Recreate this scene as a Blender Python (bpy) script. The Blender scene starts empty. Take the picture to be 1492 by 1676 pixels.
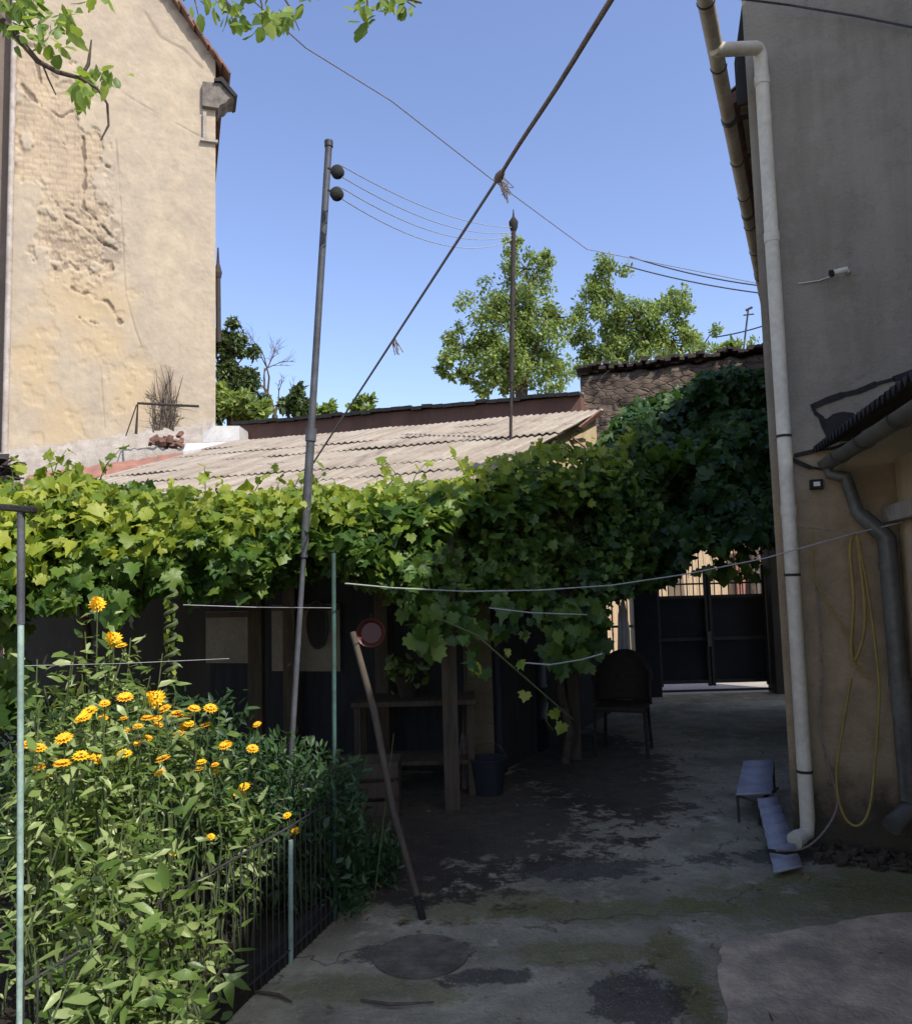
import bpy, math, random
import numpy as np
from mathutils import Vector, Matrix
R_ = math.radians
random.seed(7); rng = np.random.default_rng(11)
scene = bpy.context.scene
C = scene.collection
# ------------------------------------------------------------------ camera
PITCH, ROLL, F, EYE = 5.1, -1.55, 1315.0, 1.6
CAMROT = Matrix.Rotation(R_(90 + PITCH), 3, 'X') @ Matrix.Rotation(R_(ROLL), 3, 'Z')
cam_d = bpy.data.cameras.new('camera'); cam = bpy.data.objects.new('camera', cam_d); C.objects.link(cam)
cam.matrix_world = Matrix.Translation((0, 0, EYE)) @ CAMROT.to_4x4()
cam_d.sensor_fit = 'VERTICAL'; cam_d.sensor_height = 24.0; cam_d.lens = 24.0 * F / 1676
cam_d.clip_start = 0.05; cam_d.clip_end = 2000
scene.camera = cam
# ------------------------------------------------------------------ sky and sun
SUN_EL = 48.0
SUN_H = Vector((0.70, -0.714, 0)).normalized()
sun_dir = Vector((SUN_H.x * math.cos(R_(SUN_EL)), SUN_H.y * math.cos(R_(SUN_EL)), math.sin(R_(SUN_EL))))
w = bpy.data.worlds.new("World"); scene.world = w; w.use_nodes = True
nt = w.node_tree; nt.nodes.clear()
sky = nt.nodes.new('ShaderNodeTexSky'); sky.sky_type = 'NISHITA'; sky.sun_disc = False
sky.sun_elevation = R_(SUN_EL); sky.sun_rotation = math.atan2(SUN_H.x, SUN_H.y)
sky.altitude = 100; sky.air_density = 1.0; sky.dust_density = 1.2; sky.ozone_density = 2.2
bg = nt.nodes.new('ShaderNodeBackground'); bg.inputs[1].default_value = 0.125
wo = nt.nodes.new('ShaderNodeOutputWorld')
hs = nt.nodes.new('ShaderNodeHueSaturation'); hs.inputs['Hue'].default_value = .512; hs.inputs['Saturation'].default_value = 1.0
nt.links.new(sky.outputs[0], hs.inputs['Color']); nt.links.new(hs.outputs[0], bg.inputs[0]); nt.links.new(bg.outputs[0], wo.inputs[0])
sl = bpy.data.lights.new('sun', 'SUN'); sl.energy = 2.9; sl.angle = R_(0.5); sl.color = (1.0, 0.95, 0.87)
so = bpy.data.objects.new('sun', sl); C.objects.link(so)
so.rotation_euler = sun_dir.to_track_quat('Z', 'Y').to_euler()
scene.view_settings.view_transform = 'Standard'; scene.view_settings.look = 'None'
scene.view_settings.exposure = 1.05; scene.view_settings.gamma = 1.0
scene.cycles.max_bounces = 6

# ------------------------------------------------------------------ helpers
O = Vector((0, 0, EYE))
def ray(px, py): return CAMROT @ Vector(((px - 746) / F, -(py - 838) / F, -1.0))
def P(px, py, Y):
    d = ray(px, py); return O + d * (Y / d.y)
def H(px, py, z=0.0):
    d = ray(px, py); return O + d * ((z - EYE) / d.z)
def PL(px, py, p0, n, off=0.0):
    d = ray(px, py); q = p0 + n * off; return O + d * ((q - O).dot(n) / d.dot(n))

def link(o, parent=None):
    C.objects.link(o)
    if parent is not None:
        o.parent = parent
    return o
def thing(name, label, cat, loc=(0, 0, 0), group=None):
    o = bpy.data.objects.new(name, None); link(o); o.location = loc; o.empty_display_size = 0.1
    o['label'] = label; o['category'] = cat
    if group: o['group'] = group
    return o
def tag(o, label, cat, group=None):
    o['label'] = label; o['category'] = cat
    if group: o['group'] = group
    return o

class MB:
    def __init__(s): s.v = []; s.f = []
    def add(s, vs, fs):
        b = len(s.v); s.v += [Vector(x) for x in vs]; s.f += [tuple(b + i for i in f) for f in fs]; return s
    def box(s, c, size, ax=None):           # ax = 3 axis vectors
        c = Vector(c); ax = ax or (Vector((1, 0, 0)), Vector((0, 1, 0)), Vector((0, 0, 1)))
        vs = []
        for k in (-.5, .5):
            for i, j in ((-.5, -.5), (.5, -.5), (.5, .5), (-.5, .5)):
                vs.append(c + ax[0] * (i * size[0]) + ax[1] * (j * size[1]) + ax[2] * (k * size[2]))
        return s.add(vs, [(3, 2, 1, 0), (4, 5, 6, 7), (0, 1, 5, 4), (1, 2, 6, 5), (2, 3, 7, 6), (3, 0, 4, 7)])
    def prism(s, base, h):                  # base polygon (list of Vector), extruded by vector h
        n = len(base); h = Vector(h)
        return s.add(list(base) + [Vector(b) + h for b in base],
                     [tuple(range(n))[::-1], tuple(range(n, 2 * n))] + [(i, (i + 1) % n, n + (i + 1) % n, n + i) for i in range(n)])
    def tube(s, pts, r, n=8, cap=True):
        pts = [Vector(p) for p in pts]
        rs = r if isinstance(r, (list, tuple)) else [r] * len(pts)
        b = len(s.v); prev = None
        for i, p in enumerate(pts):
            t = (pts[min(i + 1, len(pts) - 1)] - pts[max(i - 1, 0)]).normalized()
            if prev is None:
                a = Vector((0, 0, 1)) if abs(t.z) < .9 else Vector((1, 0, 0))
                x = t.cross(a).normalized()
            else:
                x = (prev - t * prev.dot(t)).normalized()
            prev = x; y = t.cross(x)
            for k in range(n):
                an = 2 * math.pi * k / n
                s.v.append(p + (x * math.cos(an) + y * math.sin(an)) * rs[i])
        for i in range(len(pts) - 1):
            for k in range(n):
                a = b + i * n + k; c = b + i * n + (k + 1) % n
                s.f.append((a, c, c + n, a + n))
        if cap:
            s.f.append(tuple(range(b, b + n))[::-1]); e = b + (len(pts) - 1) * n
            s.f.append(tuple(range(e, e + n)))
        return s
    def lathe(s, c, axis, prof, n=16):      # prof: list of (dist along axis, radius)
        axis = Vector(axis).normalized()
        a = Vector((0, 0, 1)) if abs(axis.z) < .9 else Vector((1, 0, 0))
        x = axis.cross(a).normalized(); y = axis.cross(x); b = len(s.v); c = Vector(c)
        for d, r in prof:
            for k in range(n):
                an = 2 * math.pi * k / n
                s.v.append(c + axis * d + (x * math.cos(an) + y * math.sin(an)) * max(r, 1e-4))
        for i in range(len(prof) - 1):
            for k in range(n):
                p = b + i * n + k; q = b + i * n + (k + 1) % n
                s.f.append((p, q, q + n, p + n))
        s.f.append(tuple(range(b, b + n))[::-1]); e = b + (len(prof) - 1) * n
        s.f.append(tuple(range(e, e + n)))
        return s
    def build(s, name, mat, parent=None, smooth=False, bevel=0):
        me = bpy.data.meshes.new(name)
        off = world_loc(parent)
        me.from_pydata([tuple(v - off) for v in s.v], [], s.f); me.update()
        if smooth: me.polygons.foreach_set('use_smooth', [True] * len(me.polygons))
        me.materials.append(mat)
        o = bpy.data.objects.new(name, me); link(o, parent)
        if bevel:
            m = o.modifiers.new('bevel', 'BEVEL'); m.width = bevel; m.segments = 2; m.limit_method = 'ANGLE'
        if smooth and not bevel:
            try:
                me.set_sharp_from_angle(angle=R_(50))
            except Exception: pass
        return o
def world_loc(p):
    l = Vector((0, 0, 0))
    while p is not None:
        l += Vector(p.location); p = p.parent
    return l
def npmesh(name, V, polys_start, loops, mat, parent=None, smooth=False, color=None):
    """fast mesh from numpy arrays; V (n,3)"""
    me = bpy.data.meshes.new(name)
    off = np.array(world_loc(parent))
    V = (V - off).astype(np.float32)
    me.vertices.add(len(V)); me.vertices.foreach_set('co', V.ravel())
    me.loops.add(len(loops)); me.loops.foreach_set('vertex_index', loops.astype(np.int32))
    me.polygons.add(len(polys_start)); me.polygons.foreach_set('loop_start', polys_start.astype(np.int32))
    me.update(calc_edges=True); me.validate()
    if smooth: me.polygons.foreach_set('use_smooth', [True] * len(me.polygons))
    if color is not None:
        a = me.color_attributes.new('mask', 'FLOAT_COLOR', 'POINT'); a.data.foreach_set('color', color.astype(np.float32).ravel())
    me.materials.append(mat)
    o = bpy.data.objects.new(name, me); link(o, parent); return o

# numpy value noise
_perm = rng.random((512, 512))
def vnoise(x, y):
    xi = np.floor(x).astype(int); yi = np.floor(y).astype(int); fx = x - xi; fy = y - yi
    fx = fx * fx * (3 - 2 * fx); fy = fy * fy * (3 - 2 * fy)
    a = _perm[xi % 512, yi % 512]; b = _perm[(xi + 1) % 512, yi % 512]; c = _perm[xi % 512, (yi + 1) % 512]; d = _perm[(xi + 1) % 512, (yi + 1) % 512]
    return (a * (1 - fx) + b * fx) * (1 - fy) + (c * (1 - fx) + d * fx) * fy
def fbm(x, y, o=4):
    r = 0; am = .5
    for i in range(o): r = r + am * vnoise(x * 2**i + 17.3 * i, y * 2**i + 9.1 * i); am *= .5
    return r / (1 - .5**o)
def sst(a, b, x): t = np.clip((x - a) / (b - a), 0, 1); return t * t * (3 - 2 * t)

# ------------------------------------------------------------------ materials
class N:
    def __init__(s, name):
        s.m = bpy.data.materials.new(name); s.m.use_nodes = True; s.t = s.m.node_tree; s.t.nodes.clear()
        s.out = s.n('OutputMaterial'); s.pos = s.n('NewGeometry').outputs['Position']
    def n(s, t, **k):
        x = s.t.nodes.new('ShaderNode' + t)
        for a, b in k.items(): setattr(x, a, b)
        return x
    def l(s, a, b): s.t.links.new(a, b)
    def mapped(s, sc):
        m = s.n('Mapping'); s.l(s.pos, m.inputs['Vector']); m.inputs['Scale'].default_value = sc; return m.outputs[0]
    def noise(s, scale, detail=5, rough=.6, vec=None, lo=.35, hi=.65):
        x = s.n('TexNoise'); x.inputs['Scale'].default_value = scale; x.inputs['Detail'].default_value = detail; x.inputs['Roughness'].default_value = rough
        s.l(vec or s.pos, x.inputs['Vector'])
        r = s.n('MapRange'); r.inputs[1].default_value = lo; r.inputs[2].default_value = hi; s.l(x.outputs['Fac'], r.inputs[0]); return r.outputs[0]
    def mix(s, f, a, b, mode='MIX'):
        x = s.n('Mix', data_type='RGBA', blend_type=mode)
        for i, v in ((0, f), (6, a), (7, b)):
            if hasattr(v, 'links'): s.l(v, x.inputs[i])
            else: x.inputs[i].default_value = v if i == 0 else (*v[:3], 1)
        return x.outputs[2]
    def math(s, op, a, b=0.0):
        x = s.n('Math', operation=op)
        for i, v in enumerate((a, b)):
            if hasattr(v, 'links'): s.l(v, x.inputs[i])
            else: x.inputs[i].default_value = v
        return x.outputs[0]
    def bump(s, h, st=.3, d=.01):
        b = s.n('Bump'); b.inputs['Strength'].default_value = st; b.inputs['Distance'].default_value = d; s.l(h, b.inputs['Height']); return b.outputs[0]
    def bsdf(s, col, rough=.8, bump=None, metal=0, spec=.3):
        p = s.n('BsdfPrincipled')
        if hasattr(col, 'links'): s.l(col, p.inputs['Base Color'])
        else: p.inputs['Base Color'].default_value = (*col[:3], 1)
        if hasattr(rough, 'links'): s.l(rough, p.inputs['Roughness'])
        else: p.inputs['Roughness'].default_value = rough
        p.inputs['Metallic'].default_value = metal
        p.inputs['Specular IOR Level'].default_value = spec
        if bump is not None: s.l(bump, p.inputs['Normal'])
        return p.outputs[0]
    def done(s, sh): s.l(sh, s.out.inputs['Surface']); return s.m
def simple(name, c1, c2=None, rough=.7, scale=6, bump=.2, metal=0, dist=.004, spec=.3, stretch=None):
    k = N(name); c2 = c2 or tuple(x * .6 for x in c1)
    vec = k.mapped(stretch) if stretch else None
    f = k.noise(scale, 6, .65, vec); f2 = k.noise(scale * 9, 4, .6, vec)
    col = k.mix(f, c1, c2); col = k.mix(k.math('MULTIPLY', f2, .3), col, tuple(x * .55 for x in c2))
    return k.done(k.bsdf(col, rough, k.bump(f2, bump, dist), metal, spec))
def leafmat(name, dark, mid, light, trans=.4, rough=.45):
    k = N(name); g = k.n('NewGeometry'); ri = g.outputs['Random Per Island']
    cr = k.n('ValToRGB'); e = cr.color_ramp.elements
    e[0].position = 0; e[0].color = (*dark, 1); e[1].position = 1; e[1].color = (*light, 1)
    m = cr.color_ramp.elements.new(.55); m.color = (*mid, 1)
    k.l(ri, cr.inputs[0])
    big = k.noise(1.6, 3, .5)
    col = k.mix(k.math('MULTIPLY', big, .5), cr.outputs[0], dark)
    d = k.bsdf(col, rough, k.bump(k.noise(60, 2), .15, .003), 0, .35)
    tr = k.n('BsdfTranslucent'); tc = k.mix(.5, col, (mid[0] * 2.2, mid[1] * 1.9, mid[2] * .8)); k.l(tc, tr.inputs[0])
    mx = k.n('MixShader'); mx.inputs[0].default_value = trans; k.l(d, mx.inputs[1]); k.l(tr.outputs[0], mx.inputs[2])
    return k.done(mx.outputs[0])

M = {}
M['vine'] = leafmat('vine_leaf', (.03, .075, .015), (.09, .17, .03), (.22, .31, .06), .42)
M['vine_pale'] = leafmat('vine_leaf_young_lit', (.12, .20, .03), (.27, .34, .04), (.46, .48, .08), .5)  # pale tone paints sunlight on the vine top; also used for shoots
M['ivy'] = leafmat('ivy_leaf', (.018, .05, .012), (.04, .09, .02), (.09, .15, .03), .3)
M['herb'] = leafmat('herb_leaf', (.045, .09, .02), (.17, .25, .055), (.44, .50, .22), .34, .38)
M['herb_dark'] = leafmat('shaded_bush_leaf', (.02, .055, .02), (.045, .09, .03), (.08, .14, .05), .3)  # darker leaf tone with the shade put into the colour
M['tree'] = leafmat('tree_leaf', (.07, .12, .03), (.20, .28, .08), (.38, .45, .15), .42)
M['tree_dark'] = leafmat('evergreen_leaf', (.03, .055, .02), (.06, .095, .03), (.12, .16, .05), .25)
M['walnut'] = leafmat('walnut_leaf', (.08, .15, .03), (.19, .28, .05), (.36, .42, .10), .5)
M['stem'] = simple('green_stem', (.10, .14, .05), (.06, .08, .03))
M['bark'] = simple('bark', (.13, .10, .075), (.06, .045, .035), .9, 14, .5)
M['rust'] = simple('rusty_iron', (.06, .045, .04), (.03, .025, .025), .8, 20, .3)
M['iron'] = simple('dark_iron', (.06, .06, .062), (.035, .033, .032), .55, 12, .1)
M['oldiron'] = simple('dusty_cast_iron', (.19, .17, .13), (.09, .08, .06), .9, 9, .8)
M['polegrey'] = simple('grey_pole_paint', (.10, .105, .12), (.055, .058, .065), .5, 10, .1)
M['polegreen'] = simple('pale_green_paint', (.35, .47, .42), (.18, .26, .22), .5, 8, .1)
M['polegreen_dk'] = simple('dark_green_paint', (.05, .12, .10), (.04, .06, .05), .6, 8, .1)
M['pvc'] = simple('ivory_plastic_pipe', (.70, .66, .54), (.56, .52, .42), .45, 3, .05)
M['greypipe'] = simple('grey_sheet_pipe', (.15, .155, .145), (.085, .085, .075), .45, 5, .1, .2)
M['gutter'] = simple('weathered_gutter', (.46, .42, .37), (.30, .24, .2), .6, 5, .2)
M['black'] = simple('tar_black', (.03, .028, .027), (.018, .017, .017), .8, 15, .5)
M['white'] = simple('white_cloth', (.82, .80, .76), (.7, .68, .64), .9, 8, .1)
M['navy'] = simple('dark_blue_gate_paint', (.018, .022, .035), (.012, .013, .018), .5, 3, .08)
M['wood'] = simple('weathered_wood', (.11, .085, .06), (.06, .048, .035), .85, 5, .4, stretch=(4, 4, .5))
M['wood_dark'] = simple('dark_boards', (.045, .04, .036), (.025, .022, .02), .85, 4, .3, stretch=(4, 4, .5))
M['woodpale'] = simple('pale_bare_wood', (.10, .078, .058), (.06, .048, .036), .85, 5, .3, stretch=(4, 4, .5))
M['plank'] = simple('sunlit_fence_planks', (.62, .47, .30), (.45, .32, .2), .85, 4, .3, stretch=(4, 4, .4))
M['redsheet'] = simple('faded_red_sheet', (.38, .17, .12), (.25, .13, .10), .7, 3, .2)
M['rope'] = simple('hemp_rope', (.32, .27, .24), (.18, .14, .13), .9, 40, .4)
M['cable'] = simple('grey_cable', (.26, .25, .28), (.18, .17, .2), .6, 30, .1)
M['wirelight'] = simple('pale_wire', (.42, .41, .42), (.3, .3, .3), .5, 30, .1)
M['wiredark'] = simple('dark_wire', (.06, .06, .07), (.04, .04, .05), .6, 30, .1)
M['hose'] = simple('yellow_hose', (.34, .26, .07), (.24, .18, .06), .5, 10, .1)
M['soil'] = simple('garden_soil', (.05, .038, .028), (.025, .02, .015), .95, 9, .8, dist=.02)
M['tile'] = simple('old_roof_tile', (.26, .13, .09), (.12, .07, .055), .85, 6, .4)
M['glass'] = simple('dark_glass', (.02, .022, .025), (.015, .016, .018), .1, 2, .0)
M['orange'] = simple('orange_petal', (.85, .33, .01), (.88, .52, .02), .6, 60, .1)
M['yellow'] = simple('yellow_petal', (.90, .58, .02), (.85, .42, .01), .6, 60, .1)
M['flowercore'] = simple('flower_centre', (.30, .13, .02), (.15, .06, .02), .9, 80, .4)
M['redbasin'] = simple('red_enamel', (.13, .035, .028), (.09, .028, .024), .4, 4, .05)
M['asbestos'] = None

def plaster(name, base, dark, warm, zlo=None, zhi=None, low=None, bumpst=.35):
    k = N(name)
    f = k.noise(.9, 6, .6, lo=.3, hi=.7); f2 = k.noise(7, 6, .7); f3 = k.noise(45, 3, .6)
    st = k.noise(2.6, 7, .7, k.mapped((1.6, 1.6, .16)), .42, .66); pt = k.noise(1.7, 8, .75, lo=.50, hi=.53)
    col = k.mix(f, base, dark); col = k.mix(k.math('MULTIPLY', f2, .35), col, warm)
    col = k.mix(k.math('MULTIPLY', st, .4), col, tuple(x * .55 for x in dark)); col = k.mix(k.math('MULTIPLY', pt, .16), col, tuple(x * 1.25 for x in base))
    if low:
        sp = k.n('SeparateXYZ'); k.l(k.pos, sp.inputs[0])
        z = k.math('ADD', sp.outputs[2], k.math('MULTIPLY', k.math('SUBTRACT', f, .5), .5))
        mr = k.n('MapRange'); mr.inputs[1].default_value = zhi; mr.inputs[2].default_value = zlo; k.l(z, mr.inputs[0])
        col = k.mix(mr.outputs[0], col, k.mix(f2, low, tuple(x * .7 for x in low)))
        mr2 = k.n('MapRange'); mr2.inputs[1].default_value = .50; mr2.inputs[2].default_value = .22
        z2 = k.math('ADD', sp.outputs[2], k.math('MULTIPLY', k.math('SUBTRACT', f2, .5), .22)); k.l(z2, mr2.inputs[0])
        col = k.mix(mr2.outputs[0], col, (.07, .06, .042))
    h = k.math('ADD', k.math('MULTIPLY', f2, .7), k.math('MULTIPLY', f3, .4))
    return k.done(k.bsdf(col, .92, k.bump(h, bumpst, .01), 0, .15))
M['plaster_right'] = plaster('grey_plaster', (.30, .265, .215), (.22, .195, .155), (.26, .23, .175), 1.9, 2.5, (.36, .275, .17), .6)
M['plaster_annex'] = plaster('beige_plaster', (.48, .38, .25), (.36, .28, .18), (.42, .32, .2))
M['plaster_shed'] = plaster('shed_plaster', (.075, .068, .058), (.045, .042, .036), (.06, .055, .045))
M['plaster_gable'] = plaster('ochre_plaster', (.52, .42, .26), (.40, .32, .2), (.5, .38, .2))
M['brownwall'] = plaster('brown_wall', (.20, .105, .08), (.13, .075, .06), (.16, .10, .07))
M['concrete'] = simple('mortar', (.42, .38, .33), (.30, .26, .22), .95, 5, .6, dist=.015)

# left house wall: masks live in vertex colours (bare masonry, ochre undercoat, painted cable shadow, crack dirt)
k = N('peeling_plaster')
at = k.n('VertexColor'); at.layer_name = 'mask'; sp = k.n('SeparateColor'); k.l(at.outputs[0], sp.inputs[0])
f = k.noise(.6, 6, .6, lo=.3, hi=.7); f2 = k.noise(4, 6, .7); f3 = k.noise(26, 3, .6)
col = k.mix(f, (.37, .305, .22), (.31, .262, .205)); col = k.mix(k.math('MULTIPLY', f2, .4), col, (.56, .45, .32))
col = k.mix(k.math('MULTIPLY', k.noise(1.1, 6, .65, k.mapped((1.5, 1.5, .3)), .45, .75), .35), col, (.30, .26, .21))
col = k.mix(sp.outputs[1], col, k.mix(f2, (.45, .34, .20), (.40, .305, .19)))
col = k.mix(sp.outputs[0], col, k.mix(f2, (.43, .34, .23), (.33, .26, .19)))
col = k.mix(sp.outputs[2], col, (.16, .12, .09))
M['peel'] = k.done(k.bsdf(col, .95, k.bump(k.math('ADD', f2, k.math('MULTIPLY', f3, .4)), .25, .012), 0, .1))

k = N('asbestos_sheet')
f = k.noise(1.2, 6, .65, lo=.3, hi=.7); f2 = k.noise(9, 5, .7); 
rm = k.n('Mapping'); k.l(k.pos, rm.inputs['Vector']); rm.inputs['Rotation'].default_value = (0, 0, R_(27)); rm2 = k.n('Mapping'); k.l(rm.outputs[0], rm2.inputs['Vector']); rm2.inputs['Scale'].default_value = (9, .5, .5)
f3 = k.noise(1.0, 5, .7, rm2.outputs[0], .42, .66)
col = k.mix(f, (.39, .35, .285), (.27, .24, .195)); col = k.mix(k.math('MULTIPLY', f2, .4), col, (.24, .18, .145)); col = k.mix(k.math('MULTIPLY', f3, .65), col, (.17, .125, .10))
M['asbestos'] = k.done(k.bsdf(col, .95, k.bump(f2, .4, .01), 0, .1))

k = N('rubble_masonry')
nz = k.n('TexNoise'); nz.inputs['Scale'].default_value = 2.5; nz.inputs['Detail'].default_value = 6; k.l(k.pos, nz.inputs['Vector']); sc = k.n('VectorMath', operation='SCALE'); k.l(nz.outputs['Color'], sc.inputs[0]); sc.inputs['Scale'].default_value = .22
dv = k.n('VectorMath', operation='ADD'); k.l(k.mapped((.8, .8, 2.2)), dv.inputs[0]); k.l(sc.outputs[0], dv.inputs[1]); dst = dv.outputs[0]
vo = k.n('TexVoronoi'); vo.inputs['Scale'].default_value = 7.0; k.l(dst, vo.inputs['Vector'])
ve = k.n('TexVoronoi', feature='DISTANCE_TO_EDGE'); ve.inputs['Scale'].default_value = 7.0; k.l(dst, ve.inputs['Vector'])
mr = k.n('MapRange'); mr.inputs[1].default_value = 0; mr.inputs[2].default_value = .09; k.l(ve.outputs['Distance'], mr.inputs[0])
vs = k.n('SeparateColor'); k.l(vo.outputs['Color'], vs.inputs[0])
col = k.mix(vs.outputs[0], (.13, .095, .075), (.26, .20, .15)); col = k.mix(k.noise(12, 5), col, (.12, .09, .07)); col = k.mix(mr.outputs[0], (.14, .12, .10), col); col = k.mix(k.noise(2.5, 6, .7, lo=.4, hi=.6), col, (.10, .075, .06))
M['rubble'] = k.done(k.bsdf(col, .95, k.bump(mr.outputs[0], .8, .03), 0, .1))

# ------------------------------------------------------------------ frames of the two building axes
def ang(a): return Vector((math.sin(R_(a)), math.cos(R_(a)), 0))
TR = 25
uR = Vector((math.cos(R_(TR)), -math.sin(R_(TR)), 0)); vR = ang(TR); nR = -vR
CR = H(1299, 1385)                       # foot of the right house corner
Z = Vector((0, 0, 1))
def onR(px, py, off=0.0): return PL(px, py, CR, nR, off)

# ================================================================== ground
def ground_mat():
    k = N('yard_concrete')
    f = k.noise(1.3, 8, .68, lo=.38, hi=.62); f2 = k.noise(6, 7, .75); f3 = k.noise(50, 4, .7)
    col = k.mix(f, (.50, .46, .325), (.23, .21, .145)); col = k.mix(k.math('MULTIPLY', f2, .5), col, (.16, .145, .10))
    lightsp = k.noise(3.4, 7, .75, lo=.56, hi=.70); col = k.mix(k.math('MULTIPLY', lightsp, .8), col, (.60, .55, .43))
    def blob(px, py, rx, ry, soft=.4, amp=1.2):
        c = H(px, py); m = k.n('Mapping'); m.vector_type = 'TEXTURE'; k.l(k.pos, m.inputs[0])
        m.inputs['Location'].default_value = (c.x, c.y, 0); m.inputs['Scale'].default_value = (rx, ry, 1)
        ln = k.n('VectorMath', operation='LENGTH'); k.l(m.outputs[0], ln.inputs[0])
        d = k.math('ADD', ln.outputs['Value'], k.math('ADD', k.math('MULTIPLY', k.math('SUBTRACT', f, .5), amp * .6), k.math('MULTIPLY', k.math('SUBTRACT', f2, .5), amp)))
        mr = k.n('MapRange'); mr.inputs[1].default_value = 1 + soft / 2; mr.inputs[2].default_value = 1 - soft / 2; k.l(d, mr.inputs[0]); return mr.outputs[0]
    moss = k.mix(f2, (.17, .165, .045), (.10, .10, .035))
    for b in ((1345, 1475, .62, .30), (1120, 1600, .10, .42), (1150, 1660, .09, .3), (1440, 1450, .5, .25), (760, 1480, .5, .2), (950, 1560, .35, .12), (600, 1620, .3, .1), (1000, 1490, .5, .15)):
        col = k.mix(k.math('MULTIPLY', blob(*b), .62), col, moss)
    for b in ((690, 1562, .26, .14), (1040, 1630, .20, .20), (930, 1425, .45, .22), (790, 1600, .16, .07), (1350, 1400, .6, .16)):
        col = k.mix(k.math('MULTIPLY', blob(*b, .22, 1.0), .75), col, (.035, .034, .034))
    
    dv = k.n('VectorMath', operation='ADD'); nz = k.n('TexNoise'); nz.inputs['Scale'].default_value = 3.0; nz.inputs['Detail'].default_value = 5; k.l(k.pos, nz.inputs['Vector'])
    sc = k.n('VectorMath', operation='SCALE'); k.l(nz.outputs['Color'], sc.inputs[0]); sc.inputs['Scale'].default_value = .7; k.l(k.pos, dv.inputs[0]); k.l(sc.outputs[0], dv.inputs[1])
    vc = k.n('TexVoronoi', feature='DISTANCE_TO_EDGE'); vc.inputs['Scale'].default_value = .42; k.l(dv.outputs[0], vc.inputs['Vector'])
    mc = k.n('MapRange'); mc.inputs[1].default_value = .005; mc.inputs[2].default_value = .001; k.l(vc.outputs['Distance'], mc.inputs[0])
    col = k.mix(k.math('MULTIPLY', mc.outputs[0], k.math('MULTIPLY', k.noise(2.2, 3, .5, lo=.4, hi=.6), .8)), col, (.05, .046, .036))
    grit = k.noise(130, 2, .5, lo=.62, hi=.7); col = k.mix(k.math('MULTIPLY', grit, .5), col, (.5, .46, .38))
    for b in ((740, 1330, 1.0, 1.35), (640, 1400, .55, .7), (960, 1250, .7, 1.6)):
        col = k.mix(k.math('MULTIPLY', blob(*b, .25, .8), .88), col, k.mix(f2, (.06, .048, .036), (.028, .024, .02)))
    h = k.math('ADD', f2, k.math('MULTIPLY', f3, .4))
    return k.done(k.bsdf(col, k.math('ADD', .7, k.math('MULTIPLY', f2, .25)), k.bump(h, .8, .02), 0, .2))
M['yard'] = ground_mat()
M['asphalt'] = simple('street_ground', (.42, .38, .33), (.3, .27, .23), .95, 2, .4)
g = MB(); g.add([(-400, -400, -.01), (400, -400, -.01), (400, 400, -.01), (-400, 400, -.01)], [(0, 1, 2, 3)])
gr = g.build('ground', M['asphalt']); gr['kind'] = 'structure'
nx, ny = 130, 150
xs = np.linspace(-7, 8, nx); ys = np.linspace(-2, 11.25, ny); X, Y = np.meshgrid(xs, ys)
Zg = .012 * fbm(X * 1.3, Y * 1.3, 4) + .004 * fbm(X * 8, Y * 8, 3) - .004
def grid(name, V, mat, parent=None, smooth=True, color=None):
    ny, nx = V.shape[:2]
    idx = np.arange(ny * nx).reshape(ny, nx)
    q = np.stack([idx[:-1, :-1], idx[:-1, 1:], idx[1:, 1:], idx[1:, :-1]], -1).reshape(-1, 4)
    return npmesh(name, V.reshape(-1, 3), np.arange(len(q)) * 4, q.ravel(), mat, parent, smooth, None if color is None else color.reshape(-1, 4))
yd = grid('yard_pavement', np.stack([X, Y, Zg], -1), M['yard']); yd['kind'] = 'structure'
# pale newer concrete slab, lower right, irregular edge
k = N('pale_concrete')
f = k.noise(1.8, 8, .7, lo=.4, hi=.6); f2 = k.noise(8, 6, .7); f3 = k.noise(50, 3)
col = k.mix(f, (.62, .50, .34), (.30, .245, .17)); col = k.mix(k.math('MULTIPLY', f2, .45), col, (.13, .12, .11))
M['slab'] = k.done(k.bsdf(col, .9, k.bump(k.math('ADD', f2, f3), .5, .01), 0, .2))
edge = [(1178, 1705), (1195, 1660), (1180, 1625), (1172, 1590), (1178, 1562), (1200, 1545), (1235, 1538), (1285, 1533), (1340, 1522), (1400, 1512), (1450, 1502), (1520, 1500)]
sl_ = [H(x, y) for x, y in edge]
jit = []
for a, b in zip(sl_[:-1], sl_[1:]):
    for t in (0, .33, .66): jit.append(a.lerp(b, t) + Vector((random.uniform(-.012, .012), random.uniform(-.015, .015), 0)))
jit += [sl_[-1], Vector((2.4, 1.2, 0)), Vector((.6, 1.2, 0))]
sb = MB(); sb.prism([Vector((p.x, p.y, .0)) for p in jit][::-1], (0, 0, .024))
o = sb.build('pavement_slab', M['slab'], bevel=.006); o['kind'] = 'structure'
# soil bed left of the fence
sb = MB(); sb.prism([Vector((-7, 1, 0)), Vector((-1.45, 1.0, 0)), H(466, 1580), H(540, 1512), Vector((-.75, 6.2, 0)), Vector((-7, 6.2, 0))], (0, 0, .07))
o = sb.build('soil_bed', M['soil']); o['kind'] = 'structure'
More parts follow.
